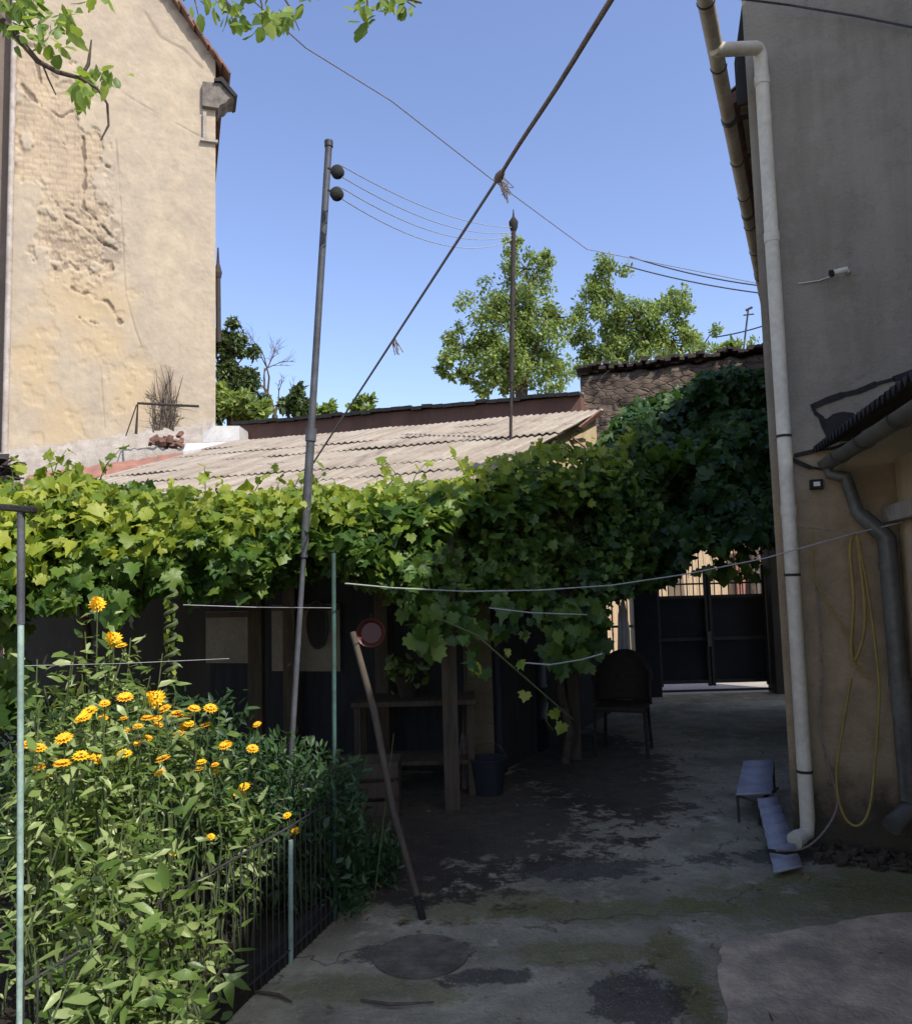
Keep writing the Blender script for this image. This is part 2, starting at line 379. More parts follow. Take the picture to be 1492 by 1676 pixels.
# manhole
t = thing('manhole_cover', 'dark round iron manhole cover set in the concrete yard', 'manhole cover', H(688, 1562))
c = H(688, 1562, .012); m_ = MB(); m_.lathe(c, (0, 0, 1), [(-.012, .205), (-.001, .205), (-.001, .195), (-.004, .193), (-.004, .0)], 40); m_.build('rim', M['oldiron'], t)
m_ = MB()
for i in range(-4, 5):
    hw = math.sqrt(max(.0, .18**2 - (i * .045)**2)); m_.box(c + Vector((0, i * .045, -.0045)), (2 * hw, .012, .006))
m_.build('tread_bars', M['oldiron'], t)

# ================================================================== right grey house
RH = thing('plastered_house', 'tall grey plastered house at right with ivory drainpipe on its corner', 'house', CR)
W = 7.0; D = 5.0; ZE = 4.98
rs = math.tan(R_(33))
a = CR; b = CR + uR * W
# walls: front (pentagon up to roof), side, back
apex = CR + uR * (W / 2)
m_ = MB()
front = [p + vR * .25 for p in (a, b, b + Z * ZE, apex + Z * (ZE + rs * W / 2), a + Z * ZE)]
m_.add(front + [p + vR * D for p in front], [(0, 1, 2, 3, 4), (9, 8, 7, 6, 5), (0, 4, 9, 5), (1, 6, 7, 2), (4, 3, 8, 9), (3, 2, 7, 8)])
m_.build('wall', M['plaster_right'], RH)
m_ = MB(); m_.prism([a, b, b + Z * 5.75, apex + Z * (5.75 + rs * W / 2), a + Z * 5.75], vR * .249); m_.build('front_wall', M['plaster_right'], RH)
# gutter line
GZ = 4.72
g0 = H(1158, 20, GZ); g1 = H(1224, 360, GZ); gd = (g1 - g0).normalized(); 
gA = g0 - gd * .35; gB = g0 + gd * 5.6
side = Vector((-gd.y, gd.x, 0))       # pointing left
def channel(mb, A, B, r, th=.006, n=10, seg=1):
    d = (B - A).normalized(); s = d.cross(Z).normalized()
    for sgi in range(seg):
        p = A.lerp(B, sgi / seg); q = A.lerp(B, (sgi + 1) / seg)
        vs = []; 
        for base in (p, q):
            for rr in (r, r - th):
                for i in range(n + 1):
                    an = math.pi + math.pi * i / n
                    vs.append(base + s * (math.cos(an) * rr) + Z * (math.sin(an) * rr))
        fs = []; k_ = n + 1
        for i in range(n):
            fs += [(i, i + 1, 2 * k_ + i + 1, 2 * k_ + i), (k_ + i + 1, k_ + i, 3 * k_ + i, 3 * k_ + i + 1), (i, k_ + i, k_ + i + 1, i + 1), (2 * k_ + i, 2 * k_ + i + 1, 3 * k_ + i + 1, 3 * k_ + i)]
        fs += [(0, 2 * k_, 3 * k_, k_), (n, k_ + n, 3 * k_ + n, 2 * k_ + n)]
        mb.add(vs, fs)
m_ = MB(); channel(m_, gA, gB, .046); gut = m_.build('gutter', M['gutter'], RH, True)
L = (gB - gA).length; i = .25
while i < L:
    m_ = MB(); p = gA + gd * i; channel(m_, p - gd * .006, p + gd * .006, .051, .004); i += .62; m_.build('bracket', M['iron'], gut)
for q in (1.5, 3.1, 4.7):
    m_ = MB(); p = gA + gd * q; channel(m_, p - gd * .03, p + gd * .03, .050, .003); m_.build('joint_collar', M['polegrey'], gut)
# roof planes with overhang and soffit boards
ov = (a - g0).dot(side)
sx = 1.0
gW = g0 + gd * ((CR - g0).dot(vR) / gd.dot(vR) + .26); eL0 = gW + side * -.03 + Z * .07; eL1 = gB + side * -.03 + Z * .07
inn = -side
def roofslab(mb, p0, p1, d, ln, th):
    """slab from eave p0-p1, running along horizontal d rising"""
    up = (d + Z * rs).normalized() * ln; nn = (p1 - p0).cross(up).normalized() * th
    if nn.z < 0: nn = -nn
    mb.add([p0, p1, p1 + up, p0 + up, p0 + nn, p1 + nn, p1 + up + nn, p0 + up + nn], [(0, 3, 2, 1), (4, 5, 6, 7), (0, 1, 5, 4), (1, 2, 6, 5), (2, 3, 7, 6), (3, 0, 4, 7)])
m_ = MB(); roofslab(m_, eL0, eL1, inn, 4.75, .07)
# opposite slope
m_.build('roof', M['tile'], RH)
m_ = MB()
L0_ = gA + side * -.03 + Z * .07
s0 = eL0 + inn * .05 - Z * .02; s1 = eL1 + inn * .05 - Z * .02
wid = .46
m_.add([s0, s1, s1 + inn * wid, s0 + inn * wid, s0 + Z * .015, s1 + Z * .015, s1 + inn * wid + Z * .015, s0 + inn * wid + Z * .015], [(0, 3, 2, 1), (4, 5, 6, 7), (0, 1, 5, 4), (2, 3, 7, 6), (1, 2, 6, 5), (3, 0, 4, 7)])
m_.build('soffit', simple('olive_boards', (.24, .22, .13), (.15, .135, .08), .85, 6, .3), RH)
m_ = MB()
i = .1
L2 = (eL1 - eL0).length
while i < L2:
    p = s0 + gd * i; m_.box(p + inn * .02 + Z * -.0, (.05, .07, .06), (inn, gd, Z)); i += .55
m_.build('rafter_end', M['wood'], RH)
m_ = MB(); i = 0
while i < L2:
    p = eL0 + gd * (i + .1) + Z * .085 - inn * .03
    vs = []; n = 6
    for q in (0, .34):
        for j in range(n + 1):
            an = math.pi * j / n; vs.append(p + (inn + Z * rs).normalized() * q + gd * (math.cos(an) * .10) + Z * (math.sin(an) * .04))
    m_.add(vs, [(j, j + 1, n + 2 + j, n + 1 + j) for j in range(n)]); i += .21
m_.build('eave_tiles', M['tile'], RH, True)
m_ = MB(); q_ = CR + vR * .05; q2_ = g0 + gd * ((q_ - g0).dot(vR) / gd.dot(vR)); 
wdt = (q_ - q2_).dot(uR); m_.prism([gz0 + Z * h_ for gz0, h_ in ((Vector((q_.x, q_.y, 0)), 4.66), (Vector((q_.x, q_.y, 0)), 5.35), (Vector((q_.x, q_.y, 0)) - uR * (wdt - .07), 4.95), (Vector((q_.x, q_.y, 0)) - uR * (wdt - .07), 4.66))], vR * .03); m_.build('eave_end_board', M['wood_dark'], RH)
# main ivory drainpipe
dp_top = onR(1243, 78, .10); dp_bot = onR(1322, 1362, .10)
DP = []
gp = H(1168, 82, GZ - .04)
gp2 = gp + (dp_top - gp) * .06
m_ = MB()
el = []
for i in range(7):                     # upper elbow arc
    an = math.pi / 2 * i / 6; hd = (dp_top - gp).normalized(); dn = (dp_bot - dp_top).normalized(); r = .07
    c0 = dp_top - hd * r + dn * r
    el.append(c0 + hd * (r * math.sin(an)) - dn * (r * math.cos(an)))
pts = [gp + Z * .05, gp + (dp_top - gp) * .04 + Z * .004, gp + (dp_top - gp) * .12] + el + [dp_top.lerp(dp_bot, t) for t in (.2, .4, .6, .8, .985)]
foot = onR(1300, 1376, .22)
pts += [dp_bot + (foot - dp_bot) * .1 , foot]
m_.tube(pts, .0415, 20); dp = m_.build('drainpipe', M['pvc'], RH, True)
for py in (137, 410, 742, 862, 965, 1270):
    tt = (py - 78) / (1362 - 78); p = dp_top.lerp(dp_bot, tt); dn = (dp_bot - dp_top).normalized()
    mm = MB(); mm.tube([p - dn * (.03 if py in (137, 410, 862) else .008), p + dn * (.03 if py in (137, 410, 862) else .008)], .0455 if py != 742 else .044, 20)
    mm.build('pipe_collar' if py not in (742, 1270) else 'pipe_clamp', M['pvc'] if py not in (742, 965, 1270) else M['rust'], dp, True)
mm = MB(); mm.tube([foot - (foot - dp_bot).normalized() * .05, foot + (foot - dp_bot).normalized() * .005], .047, 20); mm.build('outlet_collar', M['pvc'], dp, True)
# old flashing scar and tar patch on wall
def strip(mb, pts, w_, th, plane=onR, off=0):
    q = [plane(x, y, off + th) for x, y in pts]
    for A, B in zip(q[:-1], q[1:]):
        d = (B - A).normalized(); nrm = d.cross(nR).normalized() * (w_ * .5 * random.uniform(.6, 1.4)); d = d * .004
        mb.add([A - d - nrm, B + d - nrm, B + d + nrm, A - d + nrm, A - d - nrm - nR * th, B + d - nrm - nR * th, B + d + nrm - nR * th, A - d + nrm - nR * th],
               [(0, 1, 2, 3), (0, 4, 5, 1), (1, 5, 6, 2), (2, 6, 7, 3), (3, 7, 4, 0)])
m_ = MB()
pts = [(1328, 666), (1352, 655), (1378, 646), (1404, 640), (1432, 628), (1462, 620), (1500, 606)]
strip(m_, pts, .028, .012); strip(m_, [(1328, 664), (1334, 676), (1345, 684)], .016, .012)
m_.build('tar_line', M['black'], RH)
m_ = MB()
pp = [(1338, 682), (1352, 686), (1362, 678), (1378, 674), (1396, 676), (1404, 690), (1412, 700), (1400, 722), (1372, 722), (1352, 716), (1344, 700)]
m_.prism([onR(x, y, .001) for x, y in pp], nR * .008); m_.build('tar_patch', M['black'], RH)
m_ = MB()
strip(m_, [(1300, 745), (1330, 738), (1362, 733), (1392, 724)], .018, .02); strip(m_, [(1296, 752), (1325, 765), (1352, 768)], .022, .02)
m_.build('loose_flashing', M['black'], RH)

# ================================================================== annex at right edge
e1 = onR(1352, 756, .05); e0 = H(1500, 662, e1.z); ed = (e0 - e1).normalized(); e0 = e1 + ed * 6.5
AN = thing('side_annex', 'beige annex at right edge with low corrugated roof', 'annex', (e1.x + .6, e1.y - .5, 0))
inA = Vector((-ed.y, ed.x, 0));
if inA.x < 0: inA = -inA
# gutter beam
m_ = MB(); channel(m_, e1, e0, .052); ga = m_.build('gutter', M['greypipe'], AN, True)
for q in (.35, .85, 1.4, 2.0): m_ = MB(); channel(m_, e1 + ed * q - ed * .01, e1 + ed * q + ed * .01, .058); m_.build('bracket', M['iron'], ga)
# corrugated roof
ns, nt_ = 420, 6
ss = np.linspace(0, 6.5, ns); tt = np.linspace(0, 1.15, nt_)
V = np.zeros((nt_ * 2, ns, 3)); e1n = np.array(e1); edn = np.array(ed); inn_ = np.array(inA)
for j in range(nt_):
    base = e1n[None] + edn[None] * ss[:, None] + inn_[None] * (tt[j] - .07) + np.array([0, 0, .075 + .45 * tt[j]])[None]
    base[:, 2] += .022 * np.sin(ss / .076 * 2 * math.pi / 1.0)
    V[j] = base; V[2 * nt_ - 1 - j] = base - np.array([0, 0, .007])
grid('roof', V, M['black'], AN)
# walls of the annex: low storey and unseen set-back storey added to shade the yard
wz = e1.z
A0 = PL(1474, 900, e1 + inA * .34, -inA, 0)      # visible corner of its wall
A0 = Vector((A0.x, A0.y, 0))
far = A0; near = A0 + ed * 5.8
m_ = MB(); m_.prism([far, near, near + inA * 4.2, far + inA * 4.2 + ed * .9], Z * (wz - .02)); m_.build('wall', M['plaster_annex'], AN)
m_ = MB(); m_.box(A0 + ed * .25 - inA * .03 + Z * (H(1470, 812, 0) * 0 + Vector((0, 0, 0))).z + Z * 1.93, (.62, .08, .09), (ed, inA, Z)); m_.build('lintel', M['concrete'], AN)
up = [Vector((3.02, 4.05, 0)), Vector((7.6, 1.9, 0)), Vector((8.2, -3.5, 0)), Vector((3.55, -3.5, 0))]  # out of view; outline and height shaped to cast the courtyard shade
m_ = MB(); m_.prism([p + Z * 2.95 for p in up], Z * 3.9); m_.build('shade_storey', M['plaster_annex'], AN)
cx = sum(up, Vector()) / 4
m_ = MB(); m_.add([p + (p - cx) * .04 + Z * 6.86 for p in up] + [up[0].lerp(up[1], .5) * .8 + cx * .2 + Z * 8.3, up[2].lerp(up[3], .5) * .8 + cx * .2 + Z * 8.3], [(0, 4, 1), (1, 4, 5, 2), (2, 5, 3), (3, 5, 4, 0), (0, 1, 2, 3)]); m_.build('shade_storey_roof', M['tile'], AN)
m_ = MB(); m_.add([e1 + inA * 1.05 + Z * .5 - Z*.0, e0 + inA * 1.05 + Z * .5, e0 + inA * 3 + Z * .9, e1 + inA * 3 + Z * .9], [(0, 1, 2, 3)]); 
# downpipe of the annex
q0 = e1 + ed * .04 - Z * .05
m_ = MB()
q1 = onR(1386, 790, .12); q2 = onR(1402, 838, .12); q3 = onR(1450, 880, .12); q4 = onR(1488, 1310, .12); q5 = onR(1458, 1352, .25)
m_.tube([q0, q0 - Z * .03, q1 + Z * .03, q1, q2, q2.lerp(q3, .15), q3 - (q3 - q2) * .1, q3, q3.lerp(q4, .06), q3.lerp(q4, .5), q4, q4 - Z * .05 - nR * 0, q5], [.03, .03, .036, .036, .036, .045, .048, .05, .05, .05, .05, .05, .052], 16)
dpa = m_.build('drainpipe', M['greypipe'], AN, True)
for t_ in (.1, .55): m_ = MB(); p = q3.lerp(q4, t_); m_.tube([p, p + (q4 - q3).normalized() * .04], .056, 16); m_.build('pipe_collar', M['greypipe'], dpa, True)

# ================================================================== left house
TL = -19
uL = Vector((math.cos(R_(TL)), -math.sin(R_(TL)), 0)); nL = -ang(TL)
L0 = P(353, 690, 14.0)
def onL(px, py, off=0.0): return PL(px, py, L0, nL, off)
LH = thing('old_apartment_house', 'tall sunlit beige house at left with peeling plaster wall', 'house', (L0.x - 2, L0.y + 2, 0))
lc = onL(12, 740)
s_left = (lc - L0).dot(uL); 
top_px = [(265, -20), (352, 98)]
topA = onL(*top_px[0]); topB = onL(*top_px[1])
zB = topB.z; slope = (topA.z - topB.z) / (topB - topA).dot(uL)
Wl = 3.55 * 1.0
NX, NZ = 230, 470
sgrid = np.linspace(s_left, 0, NX)
V = np.zeros((NZ, NX, 3)); Ms = np.zeros((NZ, NX, 4)); 
ztop = zB + slope * (-sgrid)
ztop = np.minimum(ztop, zB + slope * 3.0)
tz = np.linspace(0, 1, NZ)
zz = 2.0 + (ztop[None, :] - 2.0) * tz[:, None]; S = np.repeat(sgrid[None, :], NZ, 0)
def st(px, py): p = onL(px, py); return (p - L0).dot(uL), p.z
def blobm(px, py, rx, ry):
    s0_, z0_ = st(px, py); kx = 14 / F
    return 1 - np.sqrt(((S - s0_) / (rx * kx))**2 + ((zz - z0_) / (ry * kx))**2)
def poly(pts):
    q = [st(*p) for p in pts]; d = np.full(S.shape, 1e9); sd = np.zeros(S.shape)
    for (ax, ay), (bx, by) in zip(q[:-1], q[1:]):
        vx, vy = bx - ax, by - ay; t_ = np.clip(((S - ax) * vx + (zz - ay) * vy) / (vx * vx + vy * vy), 0, 1)
        dd = np.hypot(S - ax - t_ * vx, zz - ay - t_ * vy); sg = np.sign((S - ax) * vy - (zz - ay) * vx)
        sd = np.where(dd < d, sg, sd); d = np.minimum(d, dd)
    return d, sd
n1 = fbm(S * 1.6, zz * 1.6, 5); n2 = fbm(S * 5, zz * 5, 5); n3 = fbm(S * 16, zz * 16, 3)
reg = np.maximum.reduce([blobm(80, 200, 62, 130), blobm(55, 120, 40, 60), blobm(125, 400, 70, 75) * .9, blobm(120, 300, 60, 110)*.8])
peel = sst(.02, .14, reg + (n2 - .5) * 1.0 + (n1 - .5) * .8 - .12)
reg2 = np.maximum.reduce([blobm(150, 500, 75, 70), blobm(170, 560, 60, 40), blobm(130, 480, 60, 60), blobm(100, 690, 40, 50), blobm(60, 590, 35, 90), blobm(220, 640, 50, 60)])
och = sst(-.3, .8, reg2 + (n2 - .5) * .9)
small = sst(.60, .66, n2) * sst(-.5, .2, np.maximum(reg, reg2))
h = (n1 - .5) * .03 + (n3 - .5) * .008
brick_t = np.abs(((zz / .11) % 1) - .5); brick_s = np.abs((((S + .12 * (np.floor(zz / .11) % 2)) / .26) % 1) - .5)
joint = np.maximum(sst(.38, .48, brick_t), sst(.44, .49, brick_s))
h -= peel * (.018 + .008 * joint + .02 * n3); h -= small * .010
dirt_shadow = peel * joint * .22
for pts, wd in (([(137, 225), (139, 290), (136, 338), (152, 352), (172, 374), (182, 388)], .035), ([(118, 472), (134, 481), (146, 478), (158, 492), (176, 492), (186, 508), (198, 528)], .05),
            ([(30, 130), (62, 168), (100, 190), (118, 180)], .035), ([(85, 322), (108, 352), (140, 372), (165, 395), (190, 408)], .035), ([(115, 428), (128, 440)], .04), ([(130, 520), (160, 530)], .03),
            ([(95, 225), (112, 240)], .025), ([(60,100),(70,150),(95,160)],.02)):
    d, sd = poly(pts); d2 = d + (n2 - .5) * .12 + (n3 - .5) * .04
    h -= .028 * (1 - sst(0, wd * .7, d2)) ; lip = (sd > 0) * (1 - sst(wd, wd * 3.2, d2)) * sst(0, wd, d2); h += .008 * lip; dirt_shadow = np.maximum(dirt_shadow, (1 - sst(0, wd * .8, d2)) * .9)
for pts, wd in (([(190, 228), (198, 330), (206, 480), (222, 540), (240, 588)], .018), ([(170, 130), (230, 170), (325, 222)], .014), ([(238,20),(262,60),(300,80),(330,110)], .05), ([(165,600),(172,700)],.02)):  # fine cracks, and a cable's shadow drawn in as a dark groove
    d, sd = poly(pts); d2 = d + (n2 - .5) * .03
    h -= .008 * (1 - sst(0, wd, d2)); dirt_shadow = np.maximum(dirt_shadow, (1 - sst(0, wd, d2)) * .4)
q = sst(.54, .58, fbm(S * 11, zz * 15, 4)) * sst(0, .5, blobm(135, 395, 60, 75) + .3); h -= q * .016; dirt_shadow = np.maximum(dirt_shadow, q * .45)
stv = blobm(270, 640, 26, 55) + (n2 - .5) * 1.2; dirt_shadow = np.maximum(dirt_shadow, sst(0.2, .6, stv) * .35 )
dirt_shadow = np.maximum(dirt_shadow, sst(.5, .0, (ztop[None, :] - zz)) * sst(.45, .6, n2) * .5)
base = np.array(L0); 
V[..., 0] = base[0] + uL.x * S + nL.x * h; V[..., 1] = base[1] + uL.y * S + nL.y * h; V[..., 2] = zz
Ms[..., 0] = peel; Ms[..., 1] = np.clip(och * .8, 0, 1); Ms[..., 2] = np.clip(dirt_shadow, 0, 1); Ms[..., 3] = 1
grid('wall', V, M['peel'], LH, True, Ms)
# body behind it
bk = ang(TL); c0 = L0 + uL * s_left - Z * L0.z; c1 = L0 - Z * L0.z
zl = zB + slope * 3.0
m_ = MB()
f_ = [c0 + bk * .08, c1 + bk * .08, c1 + bk * .08 + Z * zB, L0 * 1 - Z * L0.z + uL * -3.0 + bk * .08 + Z * zl, c0 + bk * .08 + Z * zl]
f_[3] = c1 - uL * 3.0 + bk * .08 + Z * zl
m_.add(f_ + [p + bk * 6 for p in f_], [(0, 1, 2, 3, 4), (9, 8, 7, 6, 5), (0, 4, 9, 5), (1, 6, 7, 2), (2, 7, 8, 3), (3, 8, 9, 4)])
m_.build('rear_walls', M['plaster_gable'], LH)
m_ = MB(); m_.box(c0 - uL * 1.5 + bk * 3.3 + Z * 7, (2.99, 6.0, 14), (uL, bk, Z)); m_.build('side_wing', plaster('brown_render', (.21, .165, .13), (.15, .12, .10), (.18, .13, .1)), LH)
m_ = MB(); m_.tube([c0 + nL * .02 - uL * .03 + Z * 2, c0 + nL * .02 - uL * .03 + Z * 14], .05, 8); m_.build('corner_pipe', M['gutter'], LH, True)
# tiles along the verge
vd = (topA - topB).normalized()
m_ = MB(); i = 0
while i < 3.6:
    p = topB + vd * (i - .25) + nL * .06
    nrm = vd.cross(nL).normalized(); nrm = nrm if nrm.z > 0 else -nrm
    m_.box(p + nrm * (.03 + random.uniform(-.015, .015)) + bk * .2, (.30, .62 + random.uniform(-.04, .04), .035), ((vd + nrm * random.uniform(.05, .14)).normalized(), bk, nrm)); i += .2
m_.build('verge_tiles', M['tile'], LH)
m_ = MB(); roof0 = topB + bk * .2
m_.add([topB + bk * .1 - vd * .3 + Z * .05, topB + bk * 6 - vd * .3 + Z * .05, topB + bk * 6 + vd * 4 + Z * .05, topB + bk * .1 + vd * 4 + Z * .05], [(0, 1, 2, 3)]); m_.build('roof', M['tile'], LH)
# cornice end bracket on the right corner
cc = onL(350, 150, .0); 
m_ = MB()
pr = [(-.20, .10), (.12, .12), (.36, -.12), (.26, -.15), (.20, -.24), (.10, -.30), (.08, -.36), (-.20, -.36)]
m_.prism([cc + uL * x + Z * y + nL * .10 for x, y in pr], bk * .45); m_.build('cornice', simple('sooty_cornice_stone', (.22, .19, .165), (.10, .085, .075), .95, 6, .6), LH)
m_ = MB(); m_.prism([cc + uL * x + Z * y + nL * .16 for x, y in [(-.0, .16), (.14, .22), (.41, -.09), (.36, -.125), (.12, .13), (-.0, .11)]], bk * .55); m_.build('cornice_cap', M['black'], LH)
m_ = MB()
for x, y, sx_, sy_ in ((-.16, -.7, .06, .5), (-.08, -.98, .3, .05)): m_.box(cc + uL * x + Z * y + nL * .03, (sx_, .08, sy_), (uL, bk, Z))
m_.build('pilaster_trim', M['concrete'], LH)
# ledge of mortar at foot of left wall
def P_px(px, z, Y):  # point at column px, height z, depth Y
    d = ray(px, 900); t_ = Y / d.y; x = d.x * t_; return Vector((x, Y, z))
LZ = onL(180, 722).z
m_ = MB()
path = [(-30, 752), (30, 742), (90, 735), (150, 727), (210, 716), (260, 708), (330, 700), (352, 694)]
NU = 60; V = np.zeros((7, NU, 3))
for i in range(NU):
    t_ = i / (NU - 1) * (len(path) - 1); j = min(int(t_), len(path) - 2); fr = t_ - j
    px = path[j][0] * (1 - fr) + path[j + 1][0] * fr; py = path[j][1] * (1 - fr) + path[j + 1][1] * fr
    p = onL(px, py)
    for r_, (o_, dz) in enumerate([(-.05, .10), (.04, .06), (.14, .0), (.28, -.12), (.42, -.2), (.55, -.34), (.6, -.6)]):
        q = p + nL * (o_ + random.uniform(-.03, .03)) + Z * (dz + random.uniform(-.03, .03)); V[r_, i] = q
grid('mortar_ledge', V, M['concrete'], LH, False)

t = thing('bounce_wall', 'unseen beige wall added left of the flower bed to bounce sunlight', 'wall', (-6.2, 0, 0))
m_ = MB(); m_.box((-6.2, -.5, 2.4), (.3, 11, 4.8)); m_.build('wall_body', M['plaster_annex'], t); m_ = MB(); m_.box((-6.2, -.5, 4.84), (.42, 11.1, .08)); m_.build('coping', M['tile'], t)  # added out of view to bounce warm sunlight into the yard
# ================================================================== shed with corrugated roof
A = P(994, 668, 9.8); uS = Vector((math.cos(R_(17)), -math.sin(R_(17)), 0)); vS = ang(27)
# ridge-left end where pixel x = 352
lo_, hi_ = 0, 9
for _ in range(40):
    mid = (lo_ + hi_) / 2; q = CAMROT.transposed() @ (A - uS * mid - O); px = 746 + F * q.x / -q.z
    if px > 384: lo_ = mid
    else: hi_ = mid
LR = mid
SH = thing('garden_shed', 'long low shed with a sunlit weathered corrugated roof above the vine', 'shed', (A - uS * LR / 2 - vS * 1.8).to_tuple()[:2] + (0,))
LS = 3.75; DR = 1.28
rows = 7
for r_ in range(rows):
    t0 = r_ / rows; t1 = (r_ + 1) / rows + .03
    ncol = int(LR / .08 * 9)
    ss = np.linspace(0, LR, ncol); 
    V = np.zeros((8, ncol, 3)); An = np.array(A); un = np.array(uS); vn = np.array(vS)
    jitter = (fbm(ss * 1.4 + r_ * 7.1, ss * 0 + r_ * 3.3, 3) - .5)
    for j in range(4):
        t_ = t0 + (t1 - t0) * j / 3
        edge_n = (fbm(ss * 3 + r_ * 11, ss * 0 + 4.4, 2) - .5) * .09 * (j == 3)
        p = An[None] - un[None] * ss[:, None] - vn[None] * (t_ * LS + edge_n[:, None]) - np.array([0, 0, 1.]) * (t_ * DR)
        p[:, 2] += .010 * np.cos(ss / .08 * 2 * math.pi) + .013 * (j / 3) + jitter * .04
        V[j] = p; V[7 - j] = p - np.array([0, 0, .010])
    grid('roof_sheet', V, M['asbestos'], SH)
# walls
eaveR = A - vS * LS - Z * DR; eaveL = eaveR - uS * LR
fR = eaveR + vS * .45; fL = eaveL + vS * .45; bR = A; bL = A - uS * LR
def gz(p, z): return Vector((p.x, p.y, z))
hz = eaveR.z + .08
m_ = MB()
# gable at right
m_.add([gz(fR, 0) - uS * .15, gz(bR, 0) - uS * .15, gz(bR, A.z - .06) - uS * .15, gz(fR, hz) - uS * .15,
        gz(fR, 0) - uS * .4, gz(bR, 0) - uS * .4, gz(bR, A.z - .06) - uS * .4, gz(fR, hz) - uS * .4], [(0, 1, 2, 3), (7, 6, 5, 4), (0, 3, 7, 4), (3, 2, 6, 7), (2, 1, 5, 6)])
m_.build('gable_wall', M['plaster_gable'], SH)
m_ = MB(); m_.prism([gz(fR, 0) - uS * .12, gz(bR, 0) - uS * .12, gz(bR, 0) - uS * .148, gz(fR, 0) - uS * .148], Z * 2.62); m_.build('gable_shade_sheet', M['wood_dark'], SH)  # dark sheet over the lower gable, its shade put into the colour
wx = LR * .52   # plastered front runs from the left to about the leaning pole
def front(s): return fR - uS * s
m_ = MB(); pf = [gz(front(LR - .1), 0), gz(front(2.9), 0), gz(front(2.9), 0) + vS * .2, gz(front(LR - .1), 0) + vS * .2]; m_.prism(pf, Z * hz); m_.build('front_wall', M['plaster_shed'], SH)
m_ = MB(); pf = [gz(front(2.9), 0), gz(front(.08), 0), gz(front(.08), 0) + vS * .1, gz(front(2.9), 0) + vS * .1]; m_.prism(pf, Z * hz); m_.build('dark_front_sheet', simple('shade_blue_boards', (.03, .034, .04), (.018, .02, .024), .8, 4, .3, stretch=(5, 5, .5)), SH)  # dark sheet in place of the shaded open front, shade in its colour
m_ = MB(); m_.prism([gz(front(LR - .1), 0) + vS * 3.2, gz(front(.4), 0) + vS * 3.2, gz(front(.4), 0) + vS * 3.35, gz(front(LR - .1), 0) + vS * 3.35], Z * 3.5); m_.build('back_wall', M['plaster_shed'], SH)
for s_ in (2.0, 1.1): m_ = MB(); m_.box(gz(front(s_), 1.0) - vS * .05, (.12, .1, 2.0), (uS, vS, Z)); m_.build('plank_post', M['wood'], SH)
m_ = MB(); m_.box(gz(front(LR / 2), hz - .06) - vS * .1, (LR, .08, .14), (uS, vS, Z)); m_.build('eave_beam', M['wood'], SH)
# broken verge pieces on right
m_ = MB()
for a_, b_, w_ in (((905, 728), (945, 705), .08), ((935, 715), (960, 735), .07), ((950, 700), (985, 672), .06)):
    p = P(*a_, 8.9); q = P(*b_, 9.2); m_.box((p + q) / 2, ((q - p).length, .12, w_ * .6), ((q - p).normalized(), vS, (q - p).normalized().cross(vS)))
m_.build('verge_board', M['tile'], SH)

# ================================================================== walls behind shed
BW = thing('boundary_wall', 'low red brown wall running behind the corrugated shed roof', 'wall', gz(A - uS * 3 + vS * .3, 0))
bwT = P(950, 648, 10.3)
w0 = P(385, 697, 12.3); w1 = bwT
wd_ = (w1 - w0); wn = Vector((wd_.y, -wd_.x, 0)).normalized()
if wn.y > 0: wn = -wn
m_ = MB(); q_ = [w0, w1, w1 - wn * .25, w0 - wn * .25]
m_.add([gz(p, 0) for p in q_] + q_, [(3, 2, 1, 0), (4, 5, 6, 7), (0, 1, 5, 4), (1, 2, 6, 5), (2, 3, 7, 6), (3, 0, 4, 7)]); m_.build('wall_body', M['brownwall'], BW)
m_ = MB(); n_ = 34
for i in range(n_):
    p = w0.lerp(w1, (i + .5) / n_) - wn * .1; m_.box(p + Z * random.uniform(.01, .035), (wd_.length / n_ * .96, .36, .05), ((wd_.normalized() + Z * random.uniform(-.04, .04)).normalized(), wn, Z))
m_.build('coping', M['black'], BW)
SW = thing('stone_wall', 'dark rubble stone wall with a ragged top above the ivy', 'wall', gz(P(1100, 640, 10.4), 0))
NU, NV = 110, 40; V = np.zeros((NV, NU, 3)); x0 = P(948, 605, 10.5); x1 = P(1300, 566, 9.9)
hor = Vector((x1.x - x0.x, x1.y - x0.y, 0)); nw = Vector((hor.y, -hor.x, 0)).normalized(); nw = -nw if nw.y > 0 else nw
sN = np.linspace(0, 1, NU)
tp = x0.z + (x1.z - x0.z) * sN + .10 * (fbm(sN * 14, sN * 0, 3) - .5)
bo = 2.3
for j in range(NV):
    fz = j / (NV - 1) if j < NV - 2 else 1
    zr = bo + (tp - bo) * fz; rel = .09 * (fbm(sN * 26, zr * 7, 3) - .5)
    back = 0 if j < NV - 2 else (.2 if j == NV - 2 else .42)
    V[j, :, 0] = x0.x + hor.x * sN + nw.x * (rel - back); V[j, :, 1] = x0.y + hor.y * sN + nw.y * (rel - back); V[j, :, 2] = zr if j < NV - 1 else bo
grid('masonry', V, M['rubble'], SW, False)
m_ = MB()
for i in range(46):
    s_ = i / 45; p = x0 + hor * s_; zt = x0.z + (x1.z - x0.z) * s_
    m_.box(Vector((p.x, p.y, zt + random.uniform(-.03, .045))) - nw * (.15 + random.uniform(-.03, .03)), (hor.length / 46 * random.uniform(1.0, 1.7), .45, random.uniform(.025, .055)), ((hor.normalized() + Z * random.uniform(-.14, .14)).normalized(), nw, Z))
m_.build('coping', simple('dark_coping_stone', (.085, .065, .055), (.04, .033, .03), .95, 8, .6), SW)

